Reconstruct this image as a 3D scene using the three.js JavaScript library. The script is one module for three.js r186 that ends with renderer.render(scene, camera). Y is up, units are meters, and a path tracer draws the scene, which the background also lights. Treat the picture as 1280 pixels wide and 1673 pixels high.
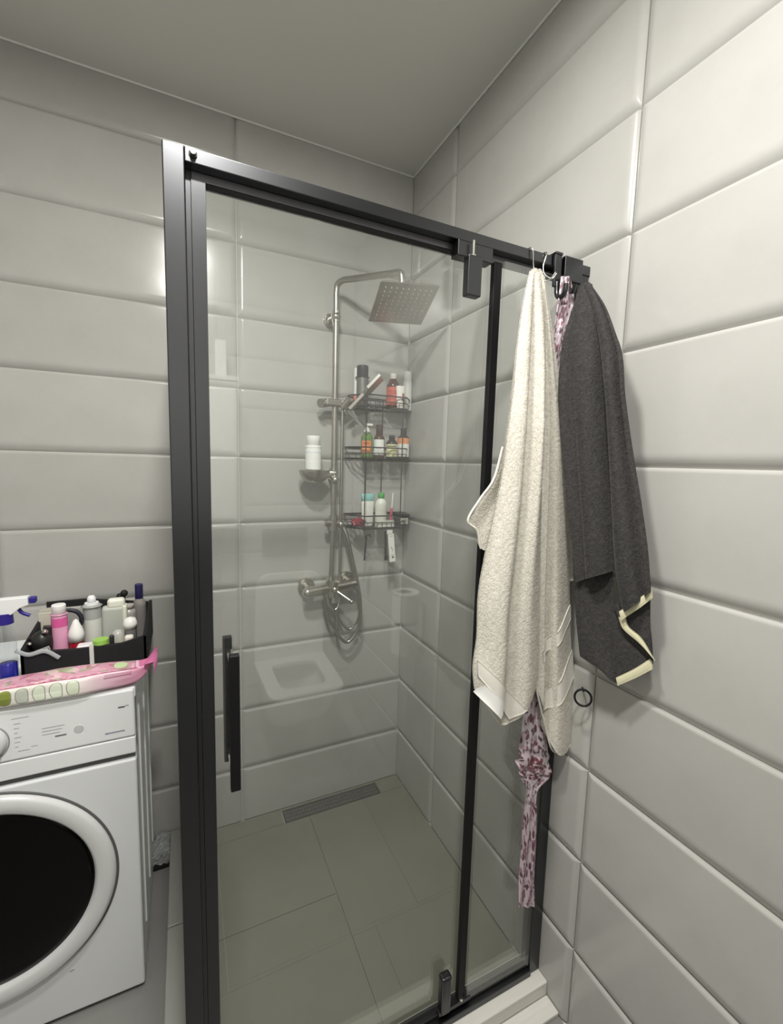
import * as THREE from 'three';
import { RoundedBoxGeometry } from 'three/addons/geometries/RoundedBoxGeometry.js';
import { mergeGeometries } from 'three/addons/utils/BufferGeometryUtils.js';
import { RectAreaLightUniformsLib } from 'three/addons/lights/RectAreaLightUniformsLib.js';

RectAreaLightUniformsLib.init();
const scene = new THREE.Scene();
scene.background = new THREE.Color(0x000000);
const renderer = new THREE.WebGLRenderer({ antialias: true });
renderer.toneMapping = THREE.LinearToneMapping;
renderer.toneMappingExposure = 1.0;
renderer.shadowMap.enabled = true;

/* ---------- camera (solved from the tile joints of the two walls) ---------- */
const F = 722.925, PITCH = 0.11, ROLL = 0.0273, YAW = 0.442;
const EYE = new THREE.Vector3(-0.8841, 1.4643, 1.7389);
const fwd = new THREE.Vector3(Math.sin(YAW) * Math.cos(PITCH), -Math.sin(PITCH), -Math.cos(YAW) * Math.cos(PITCH));
const rt0 = new THREE.Vector3(Math.cos(YAW), 0, Math.sin(YAW));
const up0 = new THREE.Vector3().crossVectors(rt0, fwd);
const rt = rt0.clone().multiplyScalar(Math.cos(ROLL)).addScaledVector(up0, Math.sin(ROLL));
const up = up0.clone().multiplyScalar(Math.cos(ROLL)).addScaledVector(rt0, -Math.sin(ROLL));
const camera = new THREE.PerspectiveCamera(2 * Math.atan(836.5 / F) * 180 / Math.PI, 1280 / 1673, 0.02, 20);
camera.position.copy(EYE);
camera.quaternion.setFromRotationMatrix(new THREE.Matrix4().makeBasis(rt, up, fwd.clone().negate()));
scene.add(camera);

/* ---------- light: two ceiling downlights (placed from their mirror images in the glazed tiles) ---------- */
const LAMPS = [new THREE.Vector3(-0.86, 2.628, 1.72), new THREE.Vector3(-0.83, 2.628, 1.2)];
for (const [k, L] of LAMPS.entries()) {
  const lampLight = new THREE.RectAreaLight(new THREE.Color(1.0, 0.972, 0.925), k ? 375 : 450, 0.13, 0.13);
  lampLight.position.set(L.x, L.y - 0.022, L.z);
  lampLight.lookAt(L.x, 0, L.z);
  scene.add(lampLight);
}

/* ---------- helpers ---------- */
let seed = 7;
const rnd = () => { seed |= 0; seed = seed + 0x6D2B79F5 | 0; let t = Math.imul(seed ^ seed >>> 15, 1 | seed); t = t + Math.imul(t ^ t >>> 7, 61 | t) ^ t; return ((t ^ t >>> 14) >>> 0) / 4294967296; };
const V = (x, y, z) => new THREE.Vector3(x, y, z);
const ray = (px, py) => fwd.clone().addScaledVector(rt, (px - 640) / F).addScaledVector(up, -(py - 836.5) / F);
const atZ = (px, py, z) => { const d = ray(px, py); return EYE.clone().addScaledVector(d, (z - EYE.z) / d.z); };
const atX = (px, py, x) => { const d = ray(px, py); return EYE.clone().addScaledVector(d, (x - EYE.x) / d.x); };
const atPlane = (px, py, p0, n) => { const d = ray(px, py); return EYE.clone().addScaledVector(d, p0.clone().sub(EYE).dot(n) / d.dot(n)); };

const names = {};
const numbered = n => { const k = names[n] = (names[n] ?? -1) + 1; return k ? `${n}_${String(k).padStart(3, '0')}` : n; };
function sh(o) { o.traverse(c => { if (c.isMesh) { c.castShadow = true; c.receiveShadow = true; } }); return o; }
function mesh(name, g, m, parent) { const o = new THREE.Mesh(g, m); o.name = parent === scene ? numbered(name) : name; o.castShadow = o.receiveShadow = true; parent.add(o); return o; }
function thing(name, label, category, pos = [0, 0, 0], group) {
  const o = new THREE.Group(); o.name = numbered(name); o.position.set(...pos); scene.add(o);
  o.userData = { label, category }; if (group) o.userData.group = group; return o;
}
function structure(name, g, m, label, category) { const o = mesh(name, g, m, scene); o.userData = { kind: 'structure', label, category }; return o; }

const rbox = (w, h, d, r = 0.002, x = 0, y = 0, z = 0, seg = 2) => new RoundedBoxGeometry(w, h, d, seg, Math.min(r, w / 2.01, h / 2.01, d / 2.01)).translate(x, y, z);
const boxg = (x0, x1, y0, y1, z0, z1, r = 0.0015) => rbox(x1 - x0, y1 - y0, z1 - z0, r, (x0 + x1) / 2, (y0 + y1) / 2, (z0 + z1) / 2);
const cyl = (r, h, x = 0, y = 0, z = 0, r2 = r, seg = 28) => new THREE.CylinderGeometry(r2, r, h, seg).translate(x, y + h / 2, z);
const lathe = (pts, seg = 32) => new THREE.LatheGeometry(pts.map(p => new THREE.Vector2(Math.max(p[0], 1e-5), p[1])), seg);
const tube = (pts, r, seg = 40, rs = 10) => new THREE.TubeGeometry(new THREE.CatmullRomCurve3(pts, false, 'centripetal'), seg, r, rs, false);
const rod = (a, b, r, rs = 10) => { const d = b.clone().sub(a); const g = new THREE.CylinderGeometry(r, r, d.length(), rs); g.applyQuaternion(new THREE.Quaternion().setFromUnitVectors(V(0, 1, 0), d.clone().normalize())); return g.translate((a.x + b.x) / 2, (a.y + b.y) / 2, (a.z + b.z) / 2); };
const ball = (r, x, y, z) => new THREE.SphereGeometry(r, 20, 14).translate(x, y, z);
const merge = a => mergeGeometries(a.map(g => { const k = g.index ? g.toNonIndexed() : g; for (const n of Object.keys(k.attributes)) if (!['position', 'normal', 'uv'].includes(n)) k.deleteAttribute(n); return k; }));

/* noise textures */
function noiseField(n, cells, s) {
  const g = []; seed = s; for (let i = 0; i < cells * cells; i++) g.push(rnd());
  const out = new Float32Array(n * n), f = t => t * t * (3 - 2 * t);
  for (let y = 0; y < n; y++) for (let x = 0; x < n; x++) {
    const u = x / n * cells, v = y / n * cells, i = Math.floor(u), j = Math.floor(v), a = f(u - i), b = f(v - j);
    const q = (p, r) => g[((r + cells) % cells) * cells + (p + cells) % cells];
    out[y * n + x] = (q(i, j) * (1 - a) + q(i + 1, j) * a) * (1 - b) + (q(i, j + 1) * (1 - a) + q(i + 1, j + 1) * a) * b;
  } return out;
}
function noiseTex(n, layers, lo, hi, srgb, s = 3) {
  const acc = new Float32Array(n * n); let W = 0;
  layers.forEach(([c, w], k) => { const f = noiseField(n, c, s + k * 17); W += w; for (let i = 0; i < acc.length; i++) acc[i] += f[i] * w; });
  const d = new Uint8Array(n * n * 4);
  for (let i = 0; i < acc.length; i++) { const v = acc[i] / W; for (let k = 0; k < 3; k++) d[i * 4 + k] = 255 * (lo[k] + (hi[k] - lo[k]) * v); d[i * 4 + 3] = 255; }
  const t = new THREE.DataTexture(d, n, n); t.wrapS = t.wrapT = THREE.RepeatWrapping; t.magFilter = THREE.LinearFilter; t.minFilter = THREE.LinearMipmapLinearFilter; t.generateMipmaps = true;
  if (srgb) t.colorSpace = THREE.SRGBColorSpace; t.needsUpdate = true; return t;
}
function canvasTex(w, h, draw) { const c = document.createElement('canvas'); c.width = w; c.height = h; draw(c.getContext('2d'), w, h); const t = new THREE.CanvasTexture(c); t.colorSpace = THREE.SRGBColorSpace; t.anisotropy = 4; return t; }
const rep = (t, x, y) => { const c = t.clone(); c.repeat.set(x, y); c.needsUpdate = true; return c; };

const mottled = noiseTex(512, [[6, 3], [14, 2], [48, 1], [160, .6]], [.945, .945, .94], [1, 1, 1], true, 3);
const satinRough = noiseTex(256, [[5, 2], [20, 1], [90, .6]], [.8, .8, .8], [1, 1, 1], false, 11);
const pile = noiseTex(256, [[40, 1], [90, 2], [128, 2]], [0, 0, 0], [1, 1, 1], false, 23);

const S = (color, roughness = .5, o = {}) => new THREE.MeshStandardMaterial({ color, roughness, ...o });
const PH = (color, roughness, o = {}) => new THREE.MeshPhysicalMaterial({ color, roughness, ...o });
const lin = (r, g, b) => new THREE.Color().setRGB(r, g, b);
const M = {
  tile: [0, 1, 2, 3].map(k => S(lin(.49 + .01 * (k - 1.5), .487 + .01 * (k - 1.5), .465 + .01 * (k - 1.5)), .18, { map: mottled, roughnessMap: satinRough })),
  track: S(lin(.2, .2, .215), .38, { metalness: 1 }),
  curb: S(lin(.4, .4, .38), .4, { map: mottled }),
  grout: S(lin(.72, .71, .68), .85),
  showerFloor: S(lin(.235, .24, .185), .55, { map: mottled }),
  roomFloor: S(lin(.26, .255, .245), .4, { map: mottled, roughnessMap: satinRough }),
  ceiling: S(lin(.68, .68, .64), .6),
  white: S(lin(.8, .8, .78), .4),
  stone: S(lin(.72, .71, .66), .35, { map: mottled }),
  black: S(lin(.085, .087, .092), .29, { metalness: 1 }),
  blackMatte: PH(lin(.008, .008, .009), .5, { specularIntensity: .4 }),
  rubber: S(lin(.008, .008, .008), .7),
  chrome: S(lin(.62, .60, .55), .2, { metalness: 1 }),
  steel: S(lin(.52, .50, .46), .3, { metalness: 1 }),
  glass: PH(lin(.988, .998, .991), .02, { transmission: .99, thickness: 0, ior: 1.66 }),
  clear: PH(lin(.93, .95, .96), .08, { transmission: 1, thickness: 0, ior: 1.45 }),
  wire: S(lin(.02, .02, .02), .4),
};

/* ---------- room shell ---------- */
const XL = -1.80, ZR = 2.46, H = 2.628, RY = 1.4702, RH = 0.25, GAP = 0.0026;
const tileCache = {};
function tileGeo(w, h, bl, br, bb, bt) {          // face in +z, centred; pillowed on the factory edges, square on the cut ones
  const key = [w.toFixed(4), h.toFixed(4), bl, br, bb, bt].join();
  if (tileCache[key]) return tileCache[key];
  const off = [0, .002, .005, .009, .015, .021, .029], dep = [.0112, .0094, .0071, .0047, .0021, .0007, 0], pos = [], nor = [], uv = [], idx = [];
  const xs = [], ys = [];
  const push = (arr, L, a, b, ka, kb) => { const lo = a ? off.map((o, i) => [-L / 2 + o * ka, dep[i] * ka]) : [[-L / 2, 0], [-L / 2 + .029, 0]], hi = b ? off.map((o, i) => [L / 2 - o * kb, dep[i] * kb]).reverse() : [[L / 2 - .029, 0], [L / 2, 0]]; arr.push(...lo, ...hi); };
  push(xs, w, bl, br, .7, .7); push(ys, h, bb, bt, 1, .3);
  const z = (i, j) => -Math.max(xs[i][1], ys[j][1]) ;
  const ox = rnd() * 3, oy = rnd() * 3;
  for (let j = 0; j < ys.length; j++) for (let i = 0; i < xs.length; i++) { pos.push(xs[i][0], ys[j][0], z(i, j)); uv.push((xs[i][0] + ox) / .8, (ys[j][0] + oy) / .8); }
  const nx = xs.length;
  for (let j = 0; j < ys.length - 1; j++) for (let i = 0; i < nx - 1; i++) { const a = j * nx + i; idx.push(a, a + 1, a + nx + 1, a, a + nx + 1, a + nx); }
  // skirt
  const ring = []; for (let i = 0; i < nx; i++) ring.push(i); for (let j = 1; j < ys.length; j++) ring.push(j * nx + nx - 1); for (let i = nx - 2; i >= 0; i--) ring.push((ys.length - 1) * nx + i); for (let j = ys.length - 2; j > 0; j--) ring.push(j * nx);
  const base = pos.length / 3; ring.forEach(k => { pos.push(pos[k * 3], pos[k * 3 + 1], pos[k * 3 + 2]); uv.push(0, 0); }); ring.forEach(k => { pos.push(pos[k * 3], pos[k * 3 + 1], -.016); uv.push(0, 0); });
  const n = ring.length; for (let k = 0; k < n; k++) { const a = base + k, b = base + (k + 1) % n; idx.push(a, a + n, b + n, a, b + n, b); }
  const g = new THREE.BufferGeometry(); g.setAttribute('position', new THREE.Float32BufferAttribute(pos, 3)); g.setAttribute('uv', new THREE.Float32BufferAttribute(uv, 2)); g.setIndex(idx); g.computeVertexNormals();
  return tileCache[key] = g;
}
const rowEdges = []; for (let y = RY - 6 * RH; y < H + RH; y += RH) rowEdges.push(y);
function tileWall(wall, cols, place) {              // cols: joint positions along the wall, first and last are the wall ends
  seed = 99;
  for (let c = 0; c < cols.length - 1; c++) for (let r = 0; r < rowEdges.length - 1; r++) {
    const y0 = Math.max(0, rowEdges[r]), y1 = Math.min(H, rowEdges[r + 1]); if (y1 - y0 < .01) continue;
    const a = cols[c], b = cols[c + 1];
    const t = mesh('tile', tileGeo(b - a - GAP, y1 - y0 - GAP, c > 0, c < cols.length - 2, y0 > 0, y1 < H), M.tile[Math.floor(rnd() * 4)], wall);
    place(t, (a + b) / 2, (y0 + y1) / 2);
  }
}
const TH = .1;
const slab = (x0, x1, y0, y1, z0, z1) => new THREE.BoxGeometry(x1 - x0, y1 - y0, z1 - z0).translate((x0 + x1) / 2, (y0 + y1) / 2, (z0 + z1) / 2);
const REC = .0125;                                   // tile faces stand this far in front of the grout
const wb = structure('wall_back', slab(XL - TH, TH, -TH, H + TH, -TH, -REC), M.grout, 'light grey tiled wall behind the shower and washing machine', 'wall');
tileWall(wb, [XL, -1.412, -0.694, 0], (t, u, y) => t.position.set(u, y, 0));
const wr = structure('wall_right', slab(REC, TH, -TH, H + TH, -TH, ZR + TH), M.grout, 'light grey tiled wall beside the hanging towels', 'wall');
tileWall(wr, [0, .316, 1.033, 1.750, ZR], (t, u, y) => { t.position.set(0, y, u); t.rotation.y = -Math.PI / 2; });
const wl = structure('wall_left', slab(XL - TH, XL - REC, -TH, H + TH, -TH, ZR + TH), M.grout, 'light grey tiled wall at the far side of the washing machine', 'wall');
tileWall(wl, [0, .45, 1.17, 1.89, ZR], (t, u, y) => { t.position.set(XL, y, u); t.rotation.y = Math.PI / 2; });
const wk = structure('wall_rear', slab(XL - TH, TH, -TH, H + TH, ZR + REC, ZR + TH), M.grout, 'light grey tiled wall behind the toilet', 'wall');
tileWall(wk, [XL, -1.43, -.715, 0], (t, u, y) => { t.position.set(u, y, ZR); t.rotation.y = Math.PI; });
structure('ceiling', slab(XL - TH, TH, H, H + TH, -TH, ZR + TH), M.ceiling, 'plain grey ceiling above the shower', 'ceiling');
structure('trim_1', boxg(XL, 0, H - .006, H, .0005, .007, .002), M.white, 'thin white ceiling trim along the wall behind the shower', 'trim');
structure('trim_2', boxg(-.007, -.0005, H - .006, H, .007, ZR, .002), M.white, 'thin white ceiling trim along the wall with the towels', 'trim');

const fl = structure('floor', slab(XL - TH, TH, -TH, -.008, -TH, ZR + TH), M.grout, 'grey tiled bathroom floor with the paler shower floor', 'floor');
const floorTile = (x0, x1, z0, z1, m) => mesh('tile', boxg(x0 + .0012, x1 - .0012, -.008, 0, z0 + .0012, z1 - .0012, .0012), m, fl);
floorTile(-.900, -.44, .082, .445, M.showerFloor); floorTile(-.900, -.44, .445, .88, M.showerFloor); floorTile(-.44, 0, .082, .88, M.showerFloor);
floorTile(-.900, -.54, 0, .082, M.showerFloor); floorTile(-.115, 0, 0, .082, M.showerFloor); floorTile(-.54, -.115, 0, .012, M.showerFloor);
floorTile(XL, -1.40, 0, .62, M.roomFloor); floorTile(-1.40, -.955, 0, .62, M.roomFloor); floorTile(XL, -1.40, .62, 1.22, M.roomFloor); floorTile(-1.40, -.955, .62, 1.22, M.roomFloor);
floorTile(-.955, -.36, .966, 1.22, M.roomFloor); floorTile(-.36, 0, .966, 1.22, M.roomFloor);
for (const [a, b] of [[XL, -1.4], [-1.4, -.8], [-.8, -.2], [-.2, 0]]) for (const [c, d] of [[1.22, 1.82], [1.82, ZR]]) floorTile(a, b, c, d, M.roomFloor);

/* ---------- ceiling downlight ---------- */
for (const [k, L] of LAMPS.entries()) {
  const t = thing('ceiling_light', k ? 'round white ceiling downlight just in front of the shower door' : 'round white ceiling downlight between the shower and the toilet', 'lamp', [L.x, H, L.z], 'ceiling downlights');
  mesh('ring', lathe([[.083, 0], [.102, 0], [.104, -.006], [.1, -.012], [.085, -.014], [.083, -.01], [.083, 0]], 48), M.white, t);
  mesh('diffuser', cyl(.083, .008, 0, -.009, 0, .083, 48), S(0xffffff, .5, { emissive: lin(1, .972, .925), emissiveIntensity: 4 }), t);
}

/* ---------- shower curb, sill, drain ---------- */
{
  const s = thing('shower_sill', 'pale stone sill under the sliding shower door', 'sill');
  mesh('slab', boxg(-.965, 0, 0, .05, .878, .966, .004), M.stone, s);
  const st = thing('floor_strip', 'low pale stone strip on the floor in front of the shower sill', 'strip');
  mesh('slab', boxg(-.6, -.002, 0, .012, .967, 1.012, .003), M.stone, st);
  const c = thing('shower_curb', 'pale tiled curb between the shower and the washing machine', 'curb');
  mesh('tile', boxg(-.957, -.9, 0, .05, .39, .876, .004), M.curb, c);
  mesh('tile', boxg(-.957, -.9, 0, .05, .002, .387, .004), M.curb, c);
  const d = thing('linear_drain', 'long dark grey slotted drain in the shower floor', 'drain');
  mesh('frame', merge([boxg(-.538, -.117, -.006, .001, .014, .018, .0005), boxg(-.538, -.117, -.006, .001, .076, .080, .0005), boxg(-.538, -.534, -.006, .001, .018, .076, .0005), boxg(-.121, -.117, -.006, .001, .018, .076, .0005), boxg(-.534, -.121, -.0078, -.006, .018, .076, .0003)]), S(lin(.12, .12, .11), .5, { metalness: .6 }), d);
  const slat = []; for (let i = 0; i < 34; i++) for (let k = 0; k < 3; k++) slat.push(boxg(-.532 + i * .0121, -.5225 + i * .0121, -.005, 0, .021 + k * .0185, .036 + k * .0185, .0008));
  const gr = mesh('grate', merge(slat), S(lin(.22, .22, .2), .45, { metalness: .7 }), d); gr.userData.kind = 'stuff';
}

/* ---------- shower enclosure ---------- */
{
  const e = thing('shower_enclosure', 'black framed corner shower enclosure with clear glass', 'shower');
  mesh('post', merge([boxg(-.902, -.871, .05, 1.938, .885, .935, .002), boxg(-.871, -.862, .05, 1.917, .885, .915, .001)]), M.black, e);
  mesh('header_rail', boxg(-.871, 0, 1.9165, 1.938, .893, .935, .0015), M.black, e);
  mesh('roller_track', boxg(-.862, 0, 1.9035, 1.9165, .895, .9145, .001), M.track, e); mesh('seal', boxg(-.862, -.28, 1.9005, 1.9035, .896, .914, .0005), M.rubber, e);
  mesh('wall_profile', boxg(-.036, -.0005, .05, 1.938, .895, .932, .002), M.black, e);
  mesh('bottom_track', merge([boxg(-.862, -.036, .05, .068, .892, .9375, .0015), boxg(-.862, -.036, .068, .078, .915, .923, .0008)]), M.black, e);
  mesh('fixed_pane', new THREE.BoxGeometry(.2285, 1.826, .006).translate(-.132, .99, .925), M.glass, e);
  mesh('side_pane', new THREE.BoxGeometry(.006, 1.85, .83).translate(-.886, .99, .462), M.glass, e);
  mesh('side_header', boxg(-.899, -.873, 1.905, 1.938, .002, .885, .0015), M.black, e);
  mesh('side_profile', boxg(-.899, -.873, .05, 1.905, .002, .035, .0015), M.black, e);
  mesh('side_track', boxg(-.899, -.873, .05, .072, .035, .885, .0015), M.black, e);
  const bolt = mesh('bolt', rod(V(-.859, 1.929, .934), V(-.859, 1.929, .944), .0042, 12), M.chrome, e); mesh('washer', rod(V(-.859, 1.929, .9345), V(-.859, 1.929, .937), .0062, 14), M.rubber, bolt);

  const d = thing('shower_door', 'clear sliding glass shower door with black edge strips and bar handle', 'shower door');
  mesh('pane', new THREE.BoxGeometry(.59, 1.812, .006).translate(-.556, .99, .906), M.glass, d);
  // rounded closing stile beside the post
  const pr = new THREE.Shape(); pr.moveTo(-.011, -.014); pr.lineTo(.010, -.014); pr.quadraticCurveTo(.013, .004, .006, .013); pr.quadraticCurveTo(0, .018, -.006, .013); pr.quadraticCurveTo(-.012, .004, -.011, -.014);
  mesh('closing_stile', new THREE.ExtrudeGeometry(pr, { depth: 1.82, bevelEnabled: false, curveSegments: 10 }).rotateX(-Math.PI / 2).translate(-.851, .082, .903), M.black, d);
  mesh('meeting_stile', boxg(-.270, -.2495, .08, 1.899, .9095, .924, .002), M.blackMatte, d);
  // roller hanger with its screw
  const hg = mesh('hanger', merge([boxg(-.372, -.285, 1.886, 1.916, .91, .937, .002), boxg(-.358, -.324, 1.806, 1.884, .936, .956, .003)]), M.black, d);
  mesh('screw', merge([rod(V(-.342, 1.884, .947), V(-.342, 1.915, .947), .0028), rod(V(-.342, 1.882, .947), V(-.342, 1.887, .947), .0058, 12)]), M.chrome, hg);
  mesh('floor_guide', merge([boxg(-.326, -.297, .08, .185, .911, .934, .006), boxg(-.33, -.235, .079, .09, .914, .93, .001)]), M.black, d);
  mesh('guide_screw', rod(V(-.262, .089, .925), V(-.262, .096, .925), .006, 14), M.chrome, d);
  const hd = mesh('handle', boxg(-.818, -.801, .866, 1.122, .942, .957, .002), M.blackMatte, d);
  mesh('inner_bar', boxg(-.8225, -.806, .872, 1.126, .862, .876, .002), M.blackMatte, hd);
  mesh('standoff', merge([rod(V(-.811, 1.098, .87), V(-.81, 1.098, .945), .006), rod(V(-.811, .89, .87), V(-.81, .89, .945), .006)]), M.chrome, hd);
}

/* ---------- shower column ---------- */
const colX = -.345, colZ = .06;
{
  const t = thing('shower_column', 'brushed steel shower column with square rain head and wall mixer', 'shower');
  const hc = V(-.189, 2.007, .312);
  const c0 = V(-.305, 2.037, .387), c1 = V(-.108, 2.046, .421), c2 = V(-.073, 1.978, .236);
  const ex = c1.clone().sub(c0).normalize(), ez = c2.clone().sub(c1).normalize(), ny = new THREE.Vector3().crossVectors(ez, ex).normalize(); // ny faces up or down
  if (ny.y < 0) ny.negate();
  const top = hc.clone().addScaledVector(ny, .03);
  const b1 = V(colX + .006, 2.137, colZ + .012), b2 = V(top.x - .012, top.y + .085, top.z - .03), lp = t2 => b1.clone().lerp(b2, t2);
  mesh('riser_pipe', tube([V(colX, 1.22, colZ), V(colX, 1.5, colZ), V(colX, 1.9, colZ), V(colX, 2.06, colZ), V(colX, 2.10, colZ), b1.clone().add(V(-.003, -.012, -.006)), lp(.08), lp(.2), lp(.4), lp(.6), lp(.8), lp(.93), V(top.x - .003, top.y + .078, top.z - .006), V(top.x, top.y + .055, top.z), V(top.x, top.y + .025, top.z), top], .0115, 150, 16), M.steel, t);
  const plate = rbox(.2, .006, .2, .002); const head = mesh('rain_head', plate, M.steel, t);
  head.position.copy(hc); head.quaternion.setFromRotationMatrix(new THREE.Matrix4().makeBasis(ex, ny, new THREE.Vector3().crossVectors(ex, ny)));
  const nz = []; for (let i = 0; i < 9; i++) for (let j = 0; j < 9; j++) nz.push(new THREE.CylinderGeometry(.0024, .0018, .004, 8).translate(-.078 + i * .0195, -.0045, -.078 + j * .0195));
  const nozzles = mesh('nozzles', merge(nz), S(lin(.75, .75, .72), .4), head); nozzles.userData.kind = 'stuff';
  mesh('head_joint', merge([ball(.017, 0, .016, 0), cyl(.022, .008, 0, .003, 0)]), M.steel, head);
  // upper wall bracket
  const b = atZ(551, 518, colZ);
  mesh('wall_bracket', merge([rod(V(b.x - .012, b.y, .001), V(b.x - .012, b.y, .012), .024, 28), rod(V(b.x - .012, b.y, .01), V(colX, b.y, colZ), .01), ball(.0185, colX, b.y, colZ), rod(V(colX, b.y - .02, colZ), V(colX, b.y + .022, colZ), .0142, 20)]), M.chrome, t);
  // slider holding the hand shower
  mesh('slider', merge([boxg(colX - .04, colX + .045, 1.675, 1.703, colZ - .016, colZ + .022, .006), rod(V(colX - .03, 1.689, .055), V(colX - .062, 1.682, .075), .017, 20), rod(V(colX + .03, 1.675, colZ + .01), V(colX + .05, 1.705, colZ + .03), .018, 20)]), M.steel, t);
  // shelf bracket, diverter and thin feed pipe
  mesh('shelf_clamp', merge([rod(V(colX, 1.405, colZ), V(colX, 1.44, colZ), .0165, 20), ball(.017, colX, 1.393, colZ + .014), rod(V(colX - .02, 1.42, colZ), V(colX + .004, 1.42, colZ + .006), .012, 16), rod(V(colX, 1.40, .001), V(colX, 1.40, colZ), .01)]), M.chrome, t);
  mesh('diverter', merge([rod(V(colX - .035, 1.222, colZ), V(colX + .045, 1.214, colZ), .013, 20), rod(V(colX, 1.19, colZ), V(colX, 1.25, colZ), .0165, 20), rod(V(colX, 1.215, .001), V(colX, 1.215, colZ), .014, 18), ball(.016, colX + .032, 1.213, colZ)]), M.steel, t);
  mesh('feed_pipe', tube([V(-.345, 1.2, colZ), V(-.349, 1.1, colZ), V(-.352, 1.0, colZ), V(-.353, .975, colZ)], .0095, 20, 12), M.steel, t);
  mesh('thin_pipe', rod(V(-.315, 1.68, colZ + .004), V(-.315, .985, colZ), .0062, 12), M.steel, t);
  // mixer
  mesh('mixer_body', merge([rod(V(-.45, .949, .07), V(-.245, .966, .07), .0215, 28), ball(.021, -.45, .949, .07), rod(V(-.35, .925, .07), V(-.35, .995, .07), .026, 24), rod(V(-.318, .945, .07), V(-.318, .99, .07), .014, 18), rod(V(-.345, .93, .075), V(-.345, .90, .08), .017, 20)]), M.chrome, t);
  for (const [x, y] of [[-.44, .957], [-.268, .972]]) mesh('wall_flange', merge([rod(V(x, y, .001), V(x, y, .016), .034, 32), rod(V(x, y, .014), V(x, y, .028), .03, 32), rod(V(x, y, .02), V(x, y, .06), .017, 20)]), M.chrome, t);
  mesh('mixer_lever', merge([rod(V(-.345, .955, .085), V(-.342, .995, .11), .009, 14), rod(V(-.345, .955, .09), V(-.29, .915, .135), .0075, 14), ball(.0105, -.29, .914, .136), ball(.016, -.345, .957, .09)]), M.chrome, t);

  const hs = thing('hand_shower', 'slim flat steel hand shower tilted in the column slider', 'hand shower');
  const a = atZ(573, 668, .1), z2 = atZ(623, 616, .16), mid = a.clone().lerp(z2, .5);
  const dir = z2.clone().sub(a), len = dir.length(); dir.normalize();
  const side = new THREE.Vector3().crossVectors(dir, V(-.35, .3, 1).normalize()).normalize(), nn = new THREE.Vector3().crossVectors(side, dir);
  const sp = new THREE.Shape(); sp.moveTo(-.013, 0); sp.lineTo(.013, 0); sp.lineTo(.016, len * .45); sp.lineTo(.034, len * .62); sp.lineTo(.034, len); sp.lineTo(-.034, len); sp.lineTo(-.034, len * .62); sp.lineTo(-.016, len * .45); sp.closePath();
  const hg = new THREE.ExtrudeGeometry(sp, { depth: .010, bevelEnabled: true, bevelSize: .002, bevelThickness: .002, bevelSegments: 2 }).translate(0, 0, -.005);
  // broad face looks mostly upward so the camera meets it edge-on
  const hm = mesh('body', hg, S(lin(.5, .48, .44), .45, { metalness: 1 }), hs); hm.position.copy(a); hm.quaternion.setFromRotationMatrix(new THREE.Matrix4().makeBasis(nn, dir, side.clone().negate()));
  const P6 = (x, y, z = .062) => atZ(x, y, z);
  mesh('hose', tube([P6(560, 858), P6(567, 875, .075), P6(574, 905, .08), P6(583, 945, .085), P6(589, 985, .08), P6(586, 1025, .07), P6(568, 1049, .066), P6(554, 1038, .066), P6(549, 1005, .066), P6(550, 975, .07)], .0072, 100, 10), M.steel, hs);
  mesh('hose_loop', tube([P6(531, 968), P6(532, 990), P6(538, 1012), P6(547, 1026), P6(553, 1029, .05)], .0066, 50, 10), M.steel, hs);
  mesh('hose_loop', tube([P6(533, 968, .08), P6(538, 988, .085), P6(546, 997, .088), P6(553, 990, .085), P6(554, 975, .08)], .006, 50, 10), M.chrome, hs);
  mesh('hose_loop', tube([P6(551, 1003, .04), P6(560, 1020, .04), P6(571, 1028, .04), P6(583, 1017, .045), P6(588, 1000, .06)], .005, 50, 10), M.steel, hs);

  const sd = thing('soap_dish', 'half round steel soap dish clamped to the shower column', 'soap dish', [-.43, 1.43, .085]);
  const bowl = lathe([[.001, -.05], [.02, -.049], [.042, -.038], [.056, -.018], [.06, 0], [.0575, 0], [.053, -.017], [.04, -.035], [.02, -.045], [.001, -.046]], 40);
  mesh('bowl', bowl.scale(1, 1, .8), M.steel, sd);
  mesh('insert', cyl(.056, .004, 0, -.004, 0, .058, 36).scale(1, 1, .8), M.clear, sd);
  mesh('arm', rod(V(.045, -.02, -.005), V(.085, -.02, -.02), .009), M.steel, sd);
}

/* ---------- generic bottle ---------- */
function bottle(name, label, cat, pos, o, group) {        // o: r, h, shoulder, neck, cap height, colours
  const t = thing(name, label, cat, pos, group);
  const { r, h, nr = r * .4, sh: s = .75, nk = .85, body, cap, lab, flat = 1, capR = nr * 1.15, labY = [.15, .6], labA = 2.6 } = o;
  const g = lathe([[0, 0], [r * .9, 0], [r, r * .12], [r, h * s], [r * .93, h * (s + (nk - s) * .35)], [nr * 1.3, h * (s + (nk - s) * .8)], [nr, h * nk], [nr, h * nk + .003], [0, h * nk + .003]], 28);
  mesh('body', g.scale(1, 1, flat), body, t);
  if (cap) mesh('cap', lathe([[0, h * nk], [capR, h * nk], [capR, h * .985], [capR * .9, h], [0, h]], 24).scale(1, 1, Math.max(flat, .8)), cap, t);
  if (lab) { const a0 = -labA / 2 - .5; const lg = new THREE.CylinderGeometry(r * 1.015, r * 1.015, h * (labY[1] - labY[0]), 24, 1, true, a0, labA).translate(0, h * (labY[0] + labY[1]) / 2, 0).scale(1, 1, flat); lab.side = THREE.DoubleSide; mesh('label', lg, lab, t); }
  return t;
}
const px2r = (px, z) => px * (EYE.z - z) / F;          // rough half-width in metres

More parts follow.
